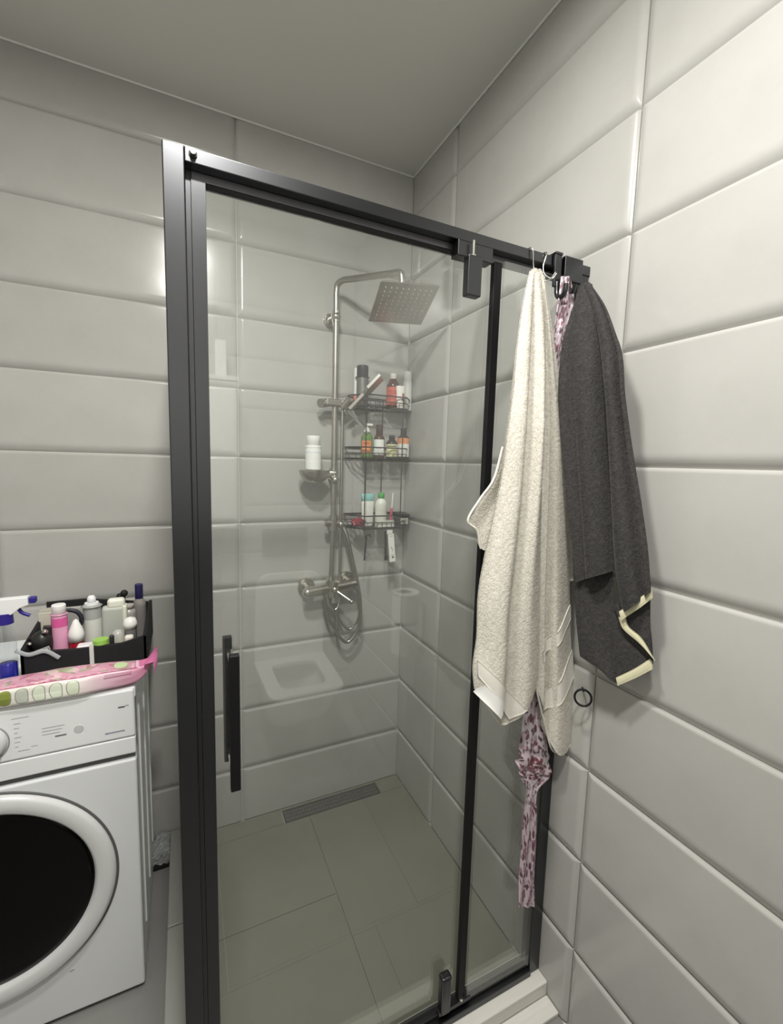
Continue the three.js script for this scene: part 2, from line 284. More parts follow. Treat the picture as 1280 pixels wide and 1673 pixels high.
bottle('white_bottle', 'white ribbed pill bottle standing on the soap dish', 'bottle', [atZ(512, 760, .085).x, 1.43, .085], { r: .030, h: .128, nr: .025, sh: .62, nk: .72, capR: .026, body: S(0xf2f4f0, .35), cap: S(0xf6f7f4, .4), lab: S(0xdfe6ea, .5), labY: [.50, .535], labA: 6.28 });

/* ---------- wire caddy ---------- */
const CF = [1.684, 1.482, 1.203];                     // shelf levels
{
  const t = thing('shower_caddy', 'black wire caddy with three shelves in the shower corner', 'caddy');
  const plan = [[-.282, .006], [-.282, .05], [-.232, .118], [-.062, .118], [-.014, .05], [-.014, .006]];
  const loop = (y, r, s = 1) => merge(plan.map((p, i) => { const q = plan[(i + 1) % plan.length]; return rod(V(p[0], y, p[1]), V(q[0], y, q[1]), r, 6); }));
  CF.forEach((y, k) => {
    const hh = k === 2 ? .048 : .042;
    const sh_ = mesh('basket', merge([loop(y - .003, .0032), loop(y + hh, .0028), loop(y + hh * .45, .0019)]), M.wire, t);
    const w = []; for (let i = 0; i < 12; i++) { const x = -.262 + i * .0208; const zf = x < -.232 ? .05 + (x + .282) / .05 * .068 : x > -.062 ? .118 - (x + .062) / .048 * .068 : .118; w.push(rod(V(x, y - .003, .006), V(x, y - .003, zf), .0014, 5)); w.push(rod(V(x, y - .003, zf), V(x, y + hh * .45, zf), .0012, 5)); }
    mesh('floor_wires', merge(w), M.wire, sh_);
  });
  for (const [xa, za] of [[-.236, .118], [-.077, .118], [-.19, .008], [-.118, .008]]) mesh('upright', rod(V(xa, CF[2] - .01, za), V(xa, CF[0] + .04, za), .0022, 6), M.wire, t);
  mesh('wall_pad', merge([boxg(-.17, -.13, CF[0] + .0, CF[0] + .05, .0005, .005, .002)]), M.clear, t);
}
const label = (bg, marks) => S(0xffffff, .55, { map: canvasTex(64, 64, (g, w, h) => { g.fillStyle = bg; g.fillRect(0, 0, w, h); marks(g, w, h); }) });
const txt = (c, y0, n, step = 7) => g => { g.fillStyle = c; for (let i = 0; i < n; i++) g.fillRect(20 + (i % 2) * 4, y0 + i * step, 24 - (i % 3) * 5, 2); };
{
  const g = 'bottles in the wire shower caddy', top = CF[0], mid = CF[1], low = CF[2];
  // top shelf
  const canP = atZ(592, 650, .06);
  bottle('aerosol_can', 'dark grey aerosol can with black cap on the top caddy shelf', 'can', [canP.x, top, .06], { r: .0235, h: .158, nr: .0225, sh: .70, nk: .72, capR: .023, body: S(lin(.20, .20, .19), .35, { metalness: .4 }), cap: S(lin(.045, .045, .05), .4) }, g);
  const tb = thing('toothpaste_tube', 'slim white and coral tube leaning beside the dark aerosol can', 'tube', [atZ(581, 650, .035).x, top, .035], g);
  mesh('tube', rbox(.014, .125, .02, .006, 0, .09, 0), S(0xf3f2ee, .4), tb); mesh('band', rbox(.0145, .035, .0205, .006, 0, .03, 0), S(0xe58f80, .4), tb); mesh('cap', rbox(.012, .012, .016, .004, 0, .006, 0), S(0xe8e6e2, .4), tb);
  bottle('syrup_bottle', 'dark red brown bottle with white cap and red label on the top caddy shelf', 'bottle', [atZ(642, 655, .065).x, top, .065], { r: .0265, h: .142, nr: .013, sh: .62, nk: .84, capR: .0135, body: S(lin(.06, .018, .013), .2), cap: S(0xf0ece4, .4), lab: label('#c8604f', txt('#7a1f1a', 14, 5)), labY: [.1, .6], labA: 3.2 }, g);
  const cup = thing('cream_tube', 'white tapered cream tube with a small red mark on the top caddy shelf', 'tube', [atZ(655, 655, .1).x, top, .098], g);
  mesh('body', lathe([[0, 0], [.013, 0], [.0145, .004], [.021, .087], [.0205, .0885], [0, .0885]], 28).scale(1, 1, .62), S(0xf4f1e9, .4), cup); mesh('mark', new THREE.CylinderGeometry(.0198, .0172, .03, 12, 1, true, .1, .5).translate(0, .045, 0).scale(1, 1, .64), S(0xa8384e, .5, { side: THREE.DoubleSide }), cup);
  bottle('lotion_bottle', 'clear bottle with round white cap in the wall corner of the top caddy shelf', 'bottle', [atZ(669, 650, .035).x - .012, top, .038], { r: .020, h: .162, nr: .015, sh: .72, nk: .76, capR: .0175, body: S(0xd7d8d4, .3), cap: S(0xf5f5f2, .4) }, g);
  // middle shelf
  const pump = bottle('pump_bottle', 'green pump bottle with orange label on the middle caddy shelf', 'bottle', [atZ(600, 748, .08).x, mid, .075], { r: .0245, h: .11, nr: .011, sh: .72, nk: .9, body: S(lin(.13, .24, .055), .18), cap: S(0xe9ece4, .4), capR: .014, lab: label('#e0884e', g => { g.fillStyle = '#b6522c'; g.fillRect(14, 10, 36, 8); g.fillStyle = '#f0b27c'; g.fillRect(12, 40, 40, 6); }), labY: [.18, .62], labA: 1.7 }, g);
  mesh('pump_head', merge([cyl(.004, .02, 0, .108, 0), rbox(.03, .01, .014, .004, .006, .131, .006), cyl(.01, .012, 0, .108, 0, .008)]), S(0xeceee8, .4), pump);
  const br = bottle('spray_bottle', 'brown bottle with tall brown top and white label on the middle caddy shelf', 'bottle', [atZ(620, 748, .075).x, mid, .07], { r: .0225, h: .135, nr: .011, sh: .58, nk: .72, body: S(lin(.075, .035, .022), .25), cap: S(lin(.07, .035, .026), .35), capR: .0135, lab: label('#eceee9', txt('#8a8f8c', 36, 3)), labY: [.1, .56], labA: 2.4 }, g);
  bottle('oil_bottle', 'small dark bottle with pale yellow label on the middle caddy shelf', 'bottle', [atZ(640, 748, .085).x, mid, .085], { r: .0235, h: .094, nr: .0105, sh: .66, nk: .84, body: S(lin(.02, .022, .014), .2), cap: S(lin(.015, .015, .015), .4), lab: label('#dcdcae', g => { g.fillStyle = '#3a3d30'; g.fillRect(12, 8, 40, 6); g.fillRect(16, 40, 34, 2); g.fillRect(16, 48, 28, 2); }), labY: [.08, .62], labA: 2.8 }, g);
  bottle('shampoo_bottle', 'dark bottle with orange band above a white label on the middle caddy shelf', 'bottle', [atZ(660, 745, .06).x - .004, mid, .06], { r: .025, h: .128, nr: .011, sh: .66, nk: .8, body: S(lin(.05, .03, .02), .25), cap: S(lin(.03, .026, .024), .4), lab: label('#f0efe9', g => { g.fillStyle = '#e2955f'; g.fillRect(0, 0, 64, 20); txt('#9a9a94', 40, 3)(g); }), labY: [.08, .68], labA: 2.8 }, g);
  // bottom shelf
  const tu = thing('cream_tube', 'white tube with pale cyan band standing on the bottom caddy shelf', 'tube', [atZ(601, 860, .07).x, low, .065], g);
  mesh('body', lathe([[0, 0], [.02, 0], [.022, .006], [.024, .105], [0, .105]], 28).scale(1.1, 1, .6), S(0xf3f4ec, .4), tu); mesh('cap', lathe([[0, .105], [.025, .105], [.0255, .132], [.024, .134], [0, .134]], 28).scale(1.12, 1, .55), S(0x9fdcd6, .4), tu);
  bottle('gel_bottle', 'round shouldered white bottle with green cap on the bottom caddy shelf', 'bottle', [atZ(622, 860, .07).x, low, .07], { r: .0245, h: .138, nr: .012, sh: .66, nk: .84, capR: .0135, body: S(0xe9ebe0, .35), cap: S(0x4fb65c, .4) }, g);
  const tbr = thing('toothbrush', 'pink and white toothbrush standing on the bottom caddy shelf', 'toothbrush', [atZ(638, 850, .08).x, low, .08], g);
  const th = mesh('handle', rbox(.011, .062, .008, .003, 0, .045, 0), S(0xd9647c, .4), tbr); mesh('neck', rbox(.005, .066, .005, .002, .001, .106, 0), S(0xf3f1ee, .4), tbr); tbr.rotation.z = -.06;
  const pk = thing('wrapped_soap', 'crumpled dark red packet on the bottom caddy shelf', 'packet', [atZ(586, 850, .085).x, low, .082], g);
  { const gg = new THREE.IcosahedronGeometry(.03, 3), p = gg.attributes.position; seed = 5; const amp = {}; for (let i = 0; i < p.count; i++) { const k = [p.getX(i), p.getY(i), p.getZ(i)].map(v => v.toFixed(4)).join(); const f = amp[k] ??= .82 + rnd() * .32; p.setXYZ(i, p.getX(i) * f * .95, p.getY(i) * f * .62, p.getZ(i) * f * .7); } gg.computeVertexNormals(); mesh('wrapper', gg.translate(0, .021, 0), S(0x9c2f45, .35), pk); }
  const bar = thing('soap_box', 'white cardboard soap box lying on the bottom caddy shelf', 'box', [atZ(630, 862, .1).x, low, .101], g);
  mesh('box', rbox(.078, .026, .022, .003, -.004, .013, 0), S(0xf1efe6, .5), bar);
  const bx = thing('black_jar', 'black box with white label on the bottom caddy shelf by the corner', 'box', [atZ(657, 855, .05).x - .004, low, .05], g);
  mesh('body', rbox(.052, .036, .05, .004, 0, .018, 0), S(lin(.02, .02, .02), .45), bx); mesh('lid', rbox(.056, .012, .054, .003, 0, .042, 0), S(lin(.016, .016, .016), .4), bx);
  mesh('label', new THREE.PlaneGeometry(.036, .026).translate(.002, .018, .0255), label('#d8d8ce', g => { g.fillStyle = '#222'; g.beginPath(); g.arc(22, 34, 13, 0, 7); g.fill(); g.fillStyle = '#d8d8ce'; g.beginPath(); g.arc(22, 34, 6, 0, 7); g.fill(); g.fillStyle = '#333'; g.fillRect(44, 22, 14, 4); g.fillRect(44, 38, 12, 4); }), bx);
  // hanging under the bottom shelf
  const hz = .128;
  const ht = thing('hanging_tube', 'narrow white printed tube hanging below the bottom caddy shelf', 'tube', atZ(637, 868, hz).toArray(), g);
  mesh('tube', rbox(.027, .118, .009, .003, .004, -.07, 0).rotateZ(.1), S(0xffffff, .45, { map: canvasTex(64, 256, (c, w, h) => { c.fillStyle = '#f1f1ec'; c.fillRect(0, 0, w, h); c.fillStyle = '#888'; c.fillRect(10, 18, 44, 3); c.strokeStyle = '#777'; c.lineWidth = 3; c.beginPath(); c.moveTo(16, 120); c.lineTo(40, 160); c.moveTo(20, 110); c.lineTo(46, 150); c.stroke(); c.fillStyle = '#777'; c.fillRect(18, 190, 30, 5); c.fillRect(22, 202, 24, 20); }) }), ht);
  mesh('clip', rbox(.024, .018, .012, .003, 0, -.004, 0), S(0xe9e8e2, .5), ht);
  const cb = thing('hair_comb', 'slim black comb hanging below the bottom caddy shelf', 'comb', atZ(599, 880, hz).toArray(), g);
  mesh('spine', rod(V(0, .012, 0), V(-.007, -.088, 0), .0036, 8), M.rubber, cb); mesh('hook', new THREE.TorusGeometry(.012, .0026, 8, 20, 4.2).translate(.006, .004, 0), M.rubber, cb);
  const rz = thing('black_razor', 'black razor handle hanging behind the narrow white tube', 'razor', atZ(630, 872, .112).toArray(), g);
  mesh('handle', merge([rod(V(0, .01, 0), V(.004, -.095, 0), .0052, 8), rbox(.014, .022, .012, .003, .006, -.1, 0)]), M.rubber, rz);
}

/* ---------- cloth ---------- */
const poly = (pts, map) => { const c = new THREE.CatmullRomCurve3(pts.map(p => map(p[0], p[1])), false, 'centripetal'); return t => c.getPointAt(Math.min(1, Math.max(0, t))); };
function cloth(T, R, B, L, map, n, fold, thick = .005, nu = 40, nv = 70) {
  const t = poly(T, map), r = poly(R, map), b = poly(B, map), l = poly(L, map);
  const c00 = t(0), c10 = t(1), c01 = b(0), c11 = b(1), pos = [], uv = [], idx = [], N = (nu + 1) * (nv + 1);
  for (const s of [1, -1]) for (let j = 0; j <= nv; j++) for (let i = 0; i <= nu; i++) {
    const u = i / nu, v = j / nv;
    const p = t(u).multiplyScalar(1 - v).addScaledVector(b(u), v).add(l(v).multiplyScalar(1 - u)).addScaledVector(r(v), u)
      .addScaledVector(c00, -(1 - u) * (1 - v)).addScaledVector(c10, -u * (1 - v)).addScaledVector(c01, -(1 - u) * v).addScaledVector(c11, -u * v);
    const e = Math.min(1, Math.min(u, 1 - u) * nu / 2 + .35, Math.min(v, 1 - v) * nv / 2 + .35);
    p.addScaledVector(n, fold(u, v) + s * thick / 2 * e);
    pos.push(p.x, p.y, p.z); uv.push(p.x * 3 + p.z * 3, p.y * 3);
  }
  const w = nu + 1, front = pos.slice(0, N * 3);
  for (let j = 0; j < nv; j++) for (let i = 0; i < nu; i++) { const a = j * w + i; idx.push(a, a + w, a + w + 1, a, a + w + 1, a + 1); const q = a + N; idx.push(q, q + w + 1, q + w, q, q + 1, q + w + 1); }
  const edge = (a, b2) => idx.push(a, b2, b2 + N, a, b2 + N, a + N);
  for (let i = 0; i < nu; i++) { edge(i + 1, i); edge(nv * w + i, nv * w + i + 1); }
  for (let j = 0; j < nv; j++) { edge(j * w, (j + 1) * w); edge((j + 1) * w + nu, j * w + nu); }
  const g = new THREE.BufferGeometry(); g.setAttribute('position', new THREE.Float32BufferAttribute(pos, 3)); g.setAttribute('uv', new THREE.Float32BufferAttribute(uv, 2)); g.setIndex(idx); g.computeVertexNormals(); g.userData = { front, nu, nv, n }; return g;
}
// a thin strip lying on the front of a cloth: quad of pixels [a, b, c, d], a-b and d-c being the two ends
function strip(g, q, lift, map, thick = .0016, ns = 34, nw = 8) {
  const { front, n } = g.userData, pos = [], uv = [], idx = [], N = (ns + 1) * (nw + 1), w = nw + 1;
  const height = p => { let W = 0, h = 0; for (let k = 0; k < front.length; k += 3) { const x = front[k] - p.x, y = front[k + 1] - p.y, z = front[k + 2] - p.z, dn = x * n.x + y * n.y + z * n.z, d2 = x * x + y * y + z * z - dn * dn, w2 = Math.exp(-d2 / 8e-5) + 1e-30; W += w2; h += dn * w2; } return h / W; };
  const hs = [];
  for (let j = 0; j <= ns; j++) for (let i = 0; i <= nw; i++) { const s = j / ns, t = i / nw; const px = (q[0][0] * (1 - t) + q[1][0] * t) * (1 - s) + (q[3][0] * (1 - t) + q[2][0] * t) * s, py = (q[0][1] * (1 - t) + q[1][1] * t) * (1 - s) + (q[3][1] * (1 - t) + q[2][1] * t) * s; const p = map(px, py); hs.push([p, height(p)]); }
  for (const s of [1, -1]) for (const [p, h] of hs) { const o = p.clone().addScaledVector(n, h + lift + s * thick / 2); pos.push(o.x, o.y, o.z); uv.push(o.x * 3 + o.z * 3, o.y * 3); }
  for (let j = 0; j < ns; j++) for (let i = 0; i < nw; i++) { const a = j * w + i, c = a + N; idx.push(a, a + w, a + w + 1, a, a + w + 1, a + 1, c, c + w + 1, c + w, c, c + 1, c + w + 1); }
  const e = (a, b) => idx.push(a, b, b + N, a, b + N, a + N); for (let i = 0; i < nw; i++) { e(i + 1, i); e(ns * w + i, ns * w + i + 1); } for (let j = 0; j < ns; j++) { e(j * w, (j + 1) * w); e((j + 1) * w + nw, j * w + nw); }
  const o = new THREE.BufferGeometry(); o.setAttribute('position', new THREE.Float32BufferAttribute(pos, 3)); o.setAttribute('uv', new THREE.Float32BufferAttribute(uv, 2)); o.setIndex(idx); o.computeVertexNormals(); return o;
}
const bumpy = (u, c, w) => Math.exp(-((u - c) ** 2) / (2 * w * w));
const pileMap = rep(noiseTex(256, [[20, 2], [44, 3], [90, 1]], [0, 0, 0], [1, 1, 1], false, 29), 3, 3);
const M_beige = PH(lin(.80, .775, .70), 1, { bumpMap: pileMap, bumpScale: .0011, map: rep(noiseTex(256, [[12, 1], [30, 2], [60, 2]], [.80, .79, .77], [1, 1, 1], true, 41), 3, 3), sheen: .3, sheenRoughness: .8 });
const M_beigeFlat = PH(lin(.84, .815, .74), 1, { bumpMap: rep(pile, 24, 24), bumpScale: .0004 });
const M_grey = PH(lin(.062, .058, .057), 1, { bumpMap: pileMap, bumpScale: .0013, map: rep(noiseTex(256, [[12, 1], [30, 2], [60, 2]], [.6, .6, .6], [1, 1, 1], true, 43), 3, 3), sheen: .35, sheenRoughness: .7, sheenColor: lin(.5, .48, .46) });
const M_cream = PH(lin(.76, .73, .5), .9, { bumpMap: rep(pile, 20, 20), bumpScale: .0005 });
const nz1 = V(0, 0, 1);
{
  const t = thing('beige_towel', 'pale beige terry towel hanging from a wire hook on the shower rail', 'towel');
  const mz = z => (x, y) => atZ(x, y, z);
  const rip = (a, f, ph, v) => a * Math.min(1, v * 2.2);
  const L1 = [[866, 443], [853, 500], [842, 570], [834, 640], [824, 710], [815, 780], [801, 850], [790, 905], [780, 970], [778, 1040], [772, 1088], [774, 1122]];
  const R1 = [[881, 441], [889, 520], [890, 600], [887, 660], [886, 760], [884, 860], [881, 960], [879, 1040], [877, 1085], [873, 1120]];
  const B1 = [[774, 1122], [798, 1157], [822, 1181], [850, 1150], [873, 1120]];
  const f1 = (u, v) => { const k = Math.min(1, v * 3); return k * (.016 * bumpy(u, .30, .13) + .014 * bumpy(u, .74, .09) - .012 * bumpy(u, .52, .07) - .010 * bumpy(u, 1, .06) - .010 * bumpy(u, .02, .07)) + .004 * Math.sin(u * 9 + v * 5) * k + .014 * k; };
  const L2 = [[879, 441], [886, 560], [886, 700], [883, 820], [879, 960], [876, 1060], [874, 1112]];
  const R2 = [[891, 450], [903, 540], [913, 640], [921, 740], [929, 840], [934, 940], [937, 1040], [945, 1140], [943, 1190]];
  const B2 = [[874, 1112], [890, 1180], [906, 1228], [926, 1224], [943, 1190]];
  const f2 = (u, v) => { const k = Math.min(1, v * 3); return k * (.012 * bumpy(u, .22, .08) - .014 * bumpy(u, .44, .06) + .014 * bumpy(u, .68, .12) - .006 * bumpy(u, 1, .06)) + .003 * Math.sin(u * 11 - v * 6) * k - .004; };
  const L3 = [[868, 444], [848, 540], [834, 640], [822, 730], [806, 785], [785, 815], [765, 852]];
  const B3 = [[765, 852], [779, 866], [786, 896], [815, 900], [850, 900]];
  const R3 = [[880, 444], [880, 600], [872, 760], [850, 900]];
  const L4 = [[876, 446], [884, 600], [900, 800], [912, 948]];
  const B4 = [[912, 948], [935, 948], [958, 941]];
  const R4 = [[890, 452], [906, 560], [922, 680], [935, 780], [948, 870], [958, 941]];
  const T = (a, b) => [a, [(a[0] + b[0]) / 2, Math.min(a[1], b[1]) - 3], b];
  const g1 = cloth(T(L1[0], R1[0]), R1, B1, L1, mz(.985), nz1, f1, .006, 44, 90), g2 = cloth(T(L2[0], R2[0]), R2, B2, L2, mz(.978), nz1, f2, .006, 40, 90);
  const g3 = cloth(T(L3[0], R3[0]), R3, B3, L3, mz(.970), nz1, (u, v) => .004 * Math.sin(u * 8 + v * 3) * Math.min(1, v * 2), .005, 30, 60), g4 = cloth(T(L4[0], R4[0]), R4, B4, L4, mz(.970), nz1, (u, v) => .005 * Math.sin(u * 5 + 1) * Math.min(1, v * 2), .005, 24, 60);
  mesh('cloth', merge([g1, g2, g3, g4]), M_beige, t);
  // stitched hems along the free edges
  const hemT = (pts, z, off, r = .0026) => tube(pts.map(p => atZ(p[0], p[1], z).add(V(0, 0, off))), r, 60, 8);
  mesh('hem', merge([hemT(R4.slice(3).concat([[935, 948], [915, 948]]), .970, 0), hemT([...L3.slice(3), [779, 866], [786, 896]], .970, 0), hemT(B1, .985, .006), hemT(B2, .978, .0), hemT(L2.slice(-3), .978, .004)]), M_beigeFlat, t);
  // flat woven bands crossing the corners
  const band = (g, z, q) => mesh('woven_band', strip(g, q, .0022, mz(z), .003), M_beigeFlat, t);
  band(g1, .985, [[776, 1075], [776, 1100], [826, 1170], [848, 1150]]);
  band(g2, .978, [[885, 1142], [888, 1168], [940, 1108], [938, 1062]]);
  band(g2, .978, [[882, 1062], [883, 1080], [934, 1012], [933, 988]]);
  mesh('care_tag', strip(g1, [[770, 1127], [784, 1112], [813, 1139], [801, 1160]], .004, mz(.985), .0012, 10, 8), S(0xf4f4f2, .7), t);
}
{
  // dark towel: a vertical sheet running out from the end of the rail along the tiled wall
  const p0 = V(-.125, 1.5, .955), d = V(.075, 0, .24).normalize(), n = V(-d.z, 0, d.x);
  const map = o => (x, y) => atPlane(x, y, p0.clone().addScaledVector(n, o), n);
  const t = thing('grey_towel', 'dark grey terry towel with cream binding hanging by the tiled wall', 'towel');
  const T = (a, b) => [a, [(a[0] + b[0]) / 2, Math.min(a[1], b[1]) - 3], b];
  const L1 = [[950, 466], [934, 510], [920, 560], [914, 640], [920, 740], [928, 830], [936, 900], [940, 952]], R1 = [[968, 464], [980, 540], [988, 660], [993, 760], [998, 850], [1001, 934]];
  const B1 = [[940, 952], [970, 942], [1001, 934]];
  const k = v => Math.min(1, v * 3);
  const g1 = cloth(T(L1[0], R1[0]), R1, B1, L1, map(0), n, (u, v) => k(v) * (.014 * bumpy(u, .62, .2) - .020 * bumpy(u, 1, .07) - .008 * bumpy(u, .28, .06) + .003 * Math.sin(u * 9 + v * 4)), .006, 36, 70);
  const L2 = [[955, 463], [975, 540], [984, 640], [989, 740], [995, 840], [1001, 930], [1013, 1004]], R2 = [[966, 464], [990, 500], [1008, 545], [1019, 578], [1024, 650], [1036, 740], [1052, 830], [1062, 900], [1066, 966]];
  const B2 = [[1013, 1004], [1040, 988], [1066, 966]];
  const g2 = cloth(T(L2[0], R2[0]), R2, B2, L2, map(.004), n, (u, v) => k(v) * (.016 * bumpy(u, .42, .18) + .010 * bumpy(u, .9, .1) - .016 * bumpy(u, .0, .08) - .010 * bumpy(u, .72, .06)) + .003 * Math.sin(v * 9) * k(v), .006, 36, 80);
  const g3 = cloth([[936, 900], [970, 900], [1000, 900]], [[1000, 900], [1006, 1000], [1020, 1060], [1064, 1092]], [[948, 1072], [980, 1092], [1009, 1116], [1064, 1092]], [[936, 900], [940, 990], [948, 1072]], map(-.02), n, (u, v) => .004 * Math.sin(u * 6), .005, 30, 40);
  const g4 = cloth([[1004, 990], [1040, 965], [1064, 950]], [[1064, 950], [1063, 1000], [1064, 1040], [1068, 1082]], [[1012, 1012], [1023, 1036], [1045, 1058], [1068, 1082]], [[1004, 990], [1008, 1002], [1012, 1012]], map(-.010), n, () => 0, .005, 24, 24);
  const g5 = cloth([[1000, 1000], [1030, 1010], [1064, 1030]], [[1064, 1030], [1066, 1050], [1068, 1084]], [[1004, 1110], [1035, 1100], [1068, 1084]], [[1000, 1000], [1001, 1050], [1004, 1110]], map(-.018), n, () => 0, .005, 24, 24);
  mesh('cloth', merge([g1, g2, g3, g4, g5]), M_grey, t);
  const rib = (a, b, o) => cloth(a, [a[a.length - 1], [(a[a.length - 1][0] + b[b.length - 1][0]) / 2, (a[a.length - 1][1] + b[b.length - 1][1]) / 2], b[b.length - 1]], b, [a[0], [(a[0][0] + b[0][0]) / 2, (a[0][1] + b[0][1]) / 2], b[0]], map(o), n, () => 0, .006, 30, 6);
  mesh('binding', merge([
    rib([[1012, 999], [1038, 982], [1066, 962]], [[1016, 1013], [1042, 996], [1067, 977]], .006),
    rib([[1011, 1008], [1018, 1026], [1042, 1048], [1066, 1072]], [[1022, 1007], [1028, 1024], [1048, 1042], [1071, 1080]], -.004),
    rib([[1007, 1107], [1036, 1093], [1066, 1074]], [[1010, 1120], [1040, 1107], [1067, 1093]], -.014)]), M_cream, t);
}
{
  // printed satin tie hanging behind the towels
  const t = thing('printed_scarf', 'narrow white and burgundy printed sash hanging from a black hook', 'sash');
  const tex = canvasTex(128, 1024, (c, w, h) => { c.fillStyle = '#cdbfc6'; c.fillRect(0, 0, w, h); seed = 31; for (let i = 0; i < 1500; i++) { const y = rnd() * h; const q = y / h, low = q > .78, mid = q > .6 && q < .69; c.fillStyle = low ? ['#a98a99', '#c9b4c0', '#4e2b38', '#7d5868'][Math.floor(rnd() * 4)] : mid ? ['#4a1f28', '#6d2f3a', '#33262b', '#8a6a70'][Math.floor(rnd() * 4)] : ['#cfc4cc', '#dcd4da', '#3f3a40', '#a993a0', '#7f4656', '#58303c'][Math.floor(rnd() * 6)]; c.globalAlpha = .75; c.beginPath(); c.ellipse(rnd() * w, y, 2 + rnd() * 7, 2 + rnd() * 6, rnd() * 3, 0, 7); c.fill(); } c.globalAlpha = 1; });
  const mat = PH(0xffffff, .55, { map: tex, sheen: .4 });
  const path = [[925, 452, 8], [924, 490, 13], [917, 540, 13], [912, 590, 13], [905, 720, 14], [893, 880, 15], [884, 1020, 14], [876, 1115, 13], [873, 1170, 17], [873, 1215, 22], [873, 1250, 27], [873, 1268, 24], [869, 1290, 9], [867, 1330, 10], [865, 1390, 12], [861, 1440, 13], [860, 1481, 13]];
  const zc = .952, Lp = path.map(p => atZ(p[0] - p[2], p[1], zc)), Rp = path.map(p => atZ(p[0] + p[2], p[1], zc));
  const lc = new THREE.CatmullRomCurve3(Lp), rc = new THREE.CatmullRomCurve3(Rp), nv = 260, nu = 16, pos = [], uv = [], idx = []; seed = 77;
  const cr = noiseField(64, 16, 88);
  for (const s of [1, -1]) for (let j = 0; j <= nv; j++) for (let i = 0; i <= nu; i++) {
    const u = i / nu, v = j / nv, p = lc.getPoint(v).lerp(rc.getPoint(v), u), w = Rp[Math.round(v * (path.length - 1))].distanceTo(Lp[Math.round(v * (path.length - 1))]);
    const crumple = Math.exp(-(((v - .62) / .06) ** 2));
    p.z += (.003 * Math.sin(u * 12 + v * 20) + crumple * .016 * (cr[(Math.floor(v * 260) % 64) * 64 + Math.floor(u * 15) * 2] - .45)) + s * .0018 * (u > 0 && u < 1 ? 1 : .3);
    p.x += crumple * .006 * (cr[(Math.floor(v * 260 + 20) % 64) * 64 + 5] - .5);
    pos.push(p.x, p.y, p.z); uv.push(u, 1 - v);
  }
  const w = nu + 1, N = w * (nv + 1);
  for (let j = 0; j < nv; j++) { for (let i = 0; i < nu; i++) { const a = j * w + i, q = a + N; idx.push(a, a + w, a + w + 1, a, a + w + 1, a + 1, q, q + w + 1, q + w, q, q + 1, q + w + 1); } const a = j * w, b = a + nu; idx.push(a, a + N, a + w, a + N, a + w + N, a + w, b, b + w, b + N, b + N, b + w, b + w + N); }
  const g = new THREE.BufferGeometry(); g.setAttribute('position', new THREE.Float32BufferAttribute(pos, 3)); g.setAttribute('uv', new THREE.Float32BufferAttribute(uv, 2)); g.setIndex(idx); g.computeVertexNormals();
  mesh('fabric', g, mat, t);
}
/* hooks on the rail */
{
  const wireHook = (name, lab, pts, r, m) => { const t = thing(name, lab, 'hook'); mesh('wire', tube(pts, r, 60, 8), m, t); return t; };
  const x1 = atZ(868, 410, .938).x, x2 = atZ(893, 420, .938).x;
  wireHook('wire_hook', 'thin steel wire hook over the shower rail holding the beige towel', [V(x1, 1.93, .891), V(x1, 1.9405, .9), V(x1, 1.941, .925), V(x1 + .002, 1.938, .9385), V(x1 + .008, 1.9, .94), V(x1 + .01, 1.885, .945), V(x1 + .002, 1.868, .96), V(x1 + .012, 1.858, .985), V(x1 + .02, 1.872, .995)], .0014, M.chrome);
  wireHook('wire_hook', 'thin steel wire hook over the shower rail beside the black plastic hook', [V(x2, 1.93, .891), V(x2, 1.9405, .9), V(x2, 1.941, .925), V(x2, 1.938, .9385), V(x2 - .009, 1.905, .94), V(x2 - .008, 1.89, .944), V(x2 + .004, 1.878, .956), V(x2 + .010, 1.888, .962)], .0014, M.chrome);
  const ch = thing('plastic_hook', 'clear plastic hook behind the top of the beige towel', 'hook', atZ(897, 455, .955).toArray());
  mesh('hook', new THREE.TorusGeometry(.011, .003, 10, 24, 4.6).rotateZ(2.2), M.clear, ch);
  const bx = atZ(914, 430, .945).x;
  const bh = thing('rail_hook', 'black plastic hook clipped over the shower rail holding the printed sash', 'hook', [bx, 1.9, .94]);
  mesh('clip', merge([boxg(-.010, .010, .0385, .044, -.052, .006, .001), boxg(-.010, .010, -.03, .044, -.0035, .004, .0015), boxg(-.010, .010, .0, .044, -.054, -.0485, .0015)]), M.black, bh);
  mesh('prong', tube([V(0, -.02, .002), V(0, -.05, .006), V(0, -.056, .018), V(0, -.048, .028), V(0, -.032, .03)], .0055, 24, 10), M.black, bh);
  const eh = thing('towel_hook', 'black hook at the wall end of the shower rail holding the grey towel', 'hook', [-.068, 1.9, .94]);
  mesh('plate', boxg(-.025, .03, -.012, .04, -.0035, .008, .002), M.black, eh);
  mesh('prong', tube([V(-.01, -.004, .006), V(-.014, -.03, .012), V(-.018, -.044, .028), V(-.02, -.03, .036)], .005, 24, 10), M.black, eh);
  const c = atX(953, 1140, -.03);
  const rg = thing('wall_hook', 'small black ring hook on the wall tile beside the beige towel', 'hook', c.toArray());
  const ro = mesh('ring', new THREE.TorusGeometry(.0185, .0026, 10, 36), M.blackMatte, rg); ro.lookAt(c.clone().add(V(-.8, .35, .75)));
  mesh('stem', rod(V(0, .0175, 0), V(.0295, .0045, -.0285), .0028), M.blackMatte, rg);
}

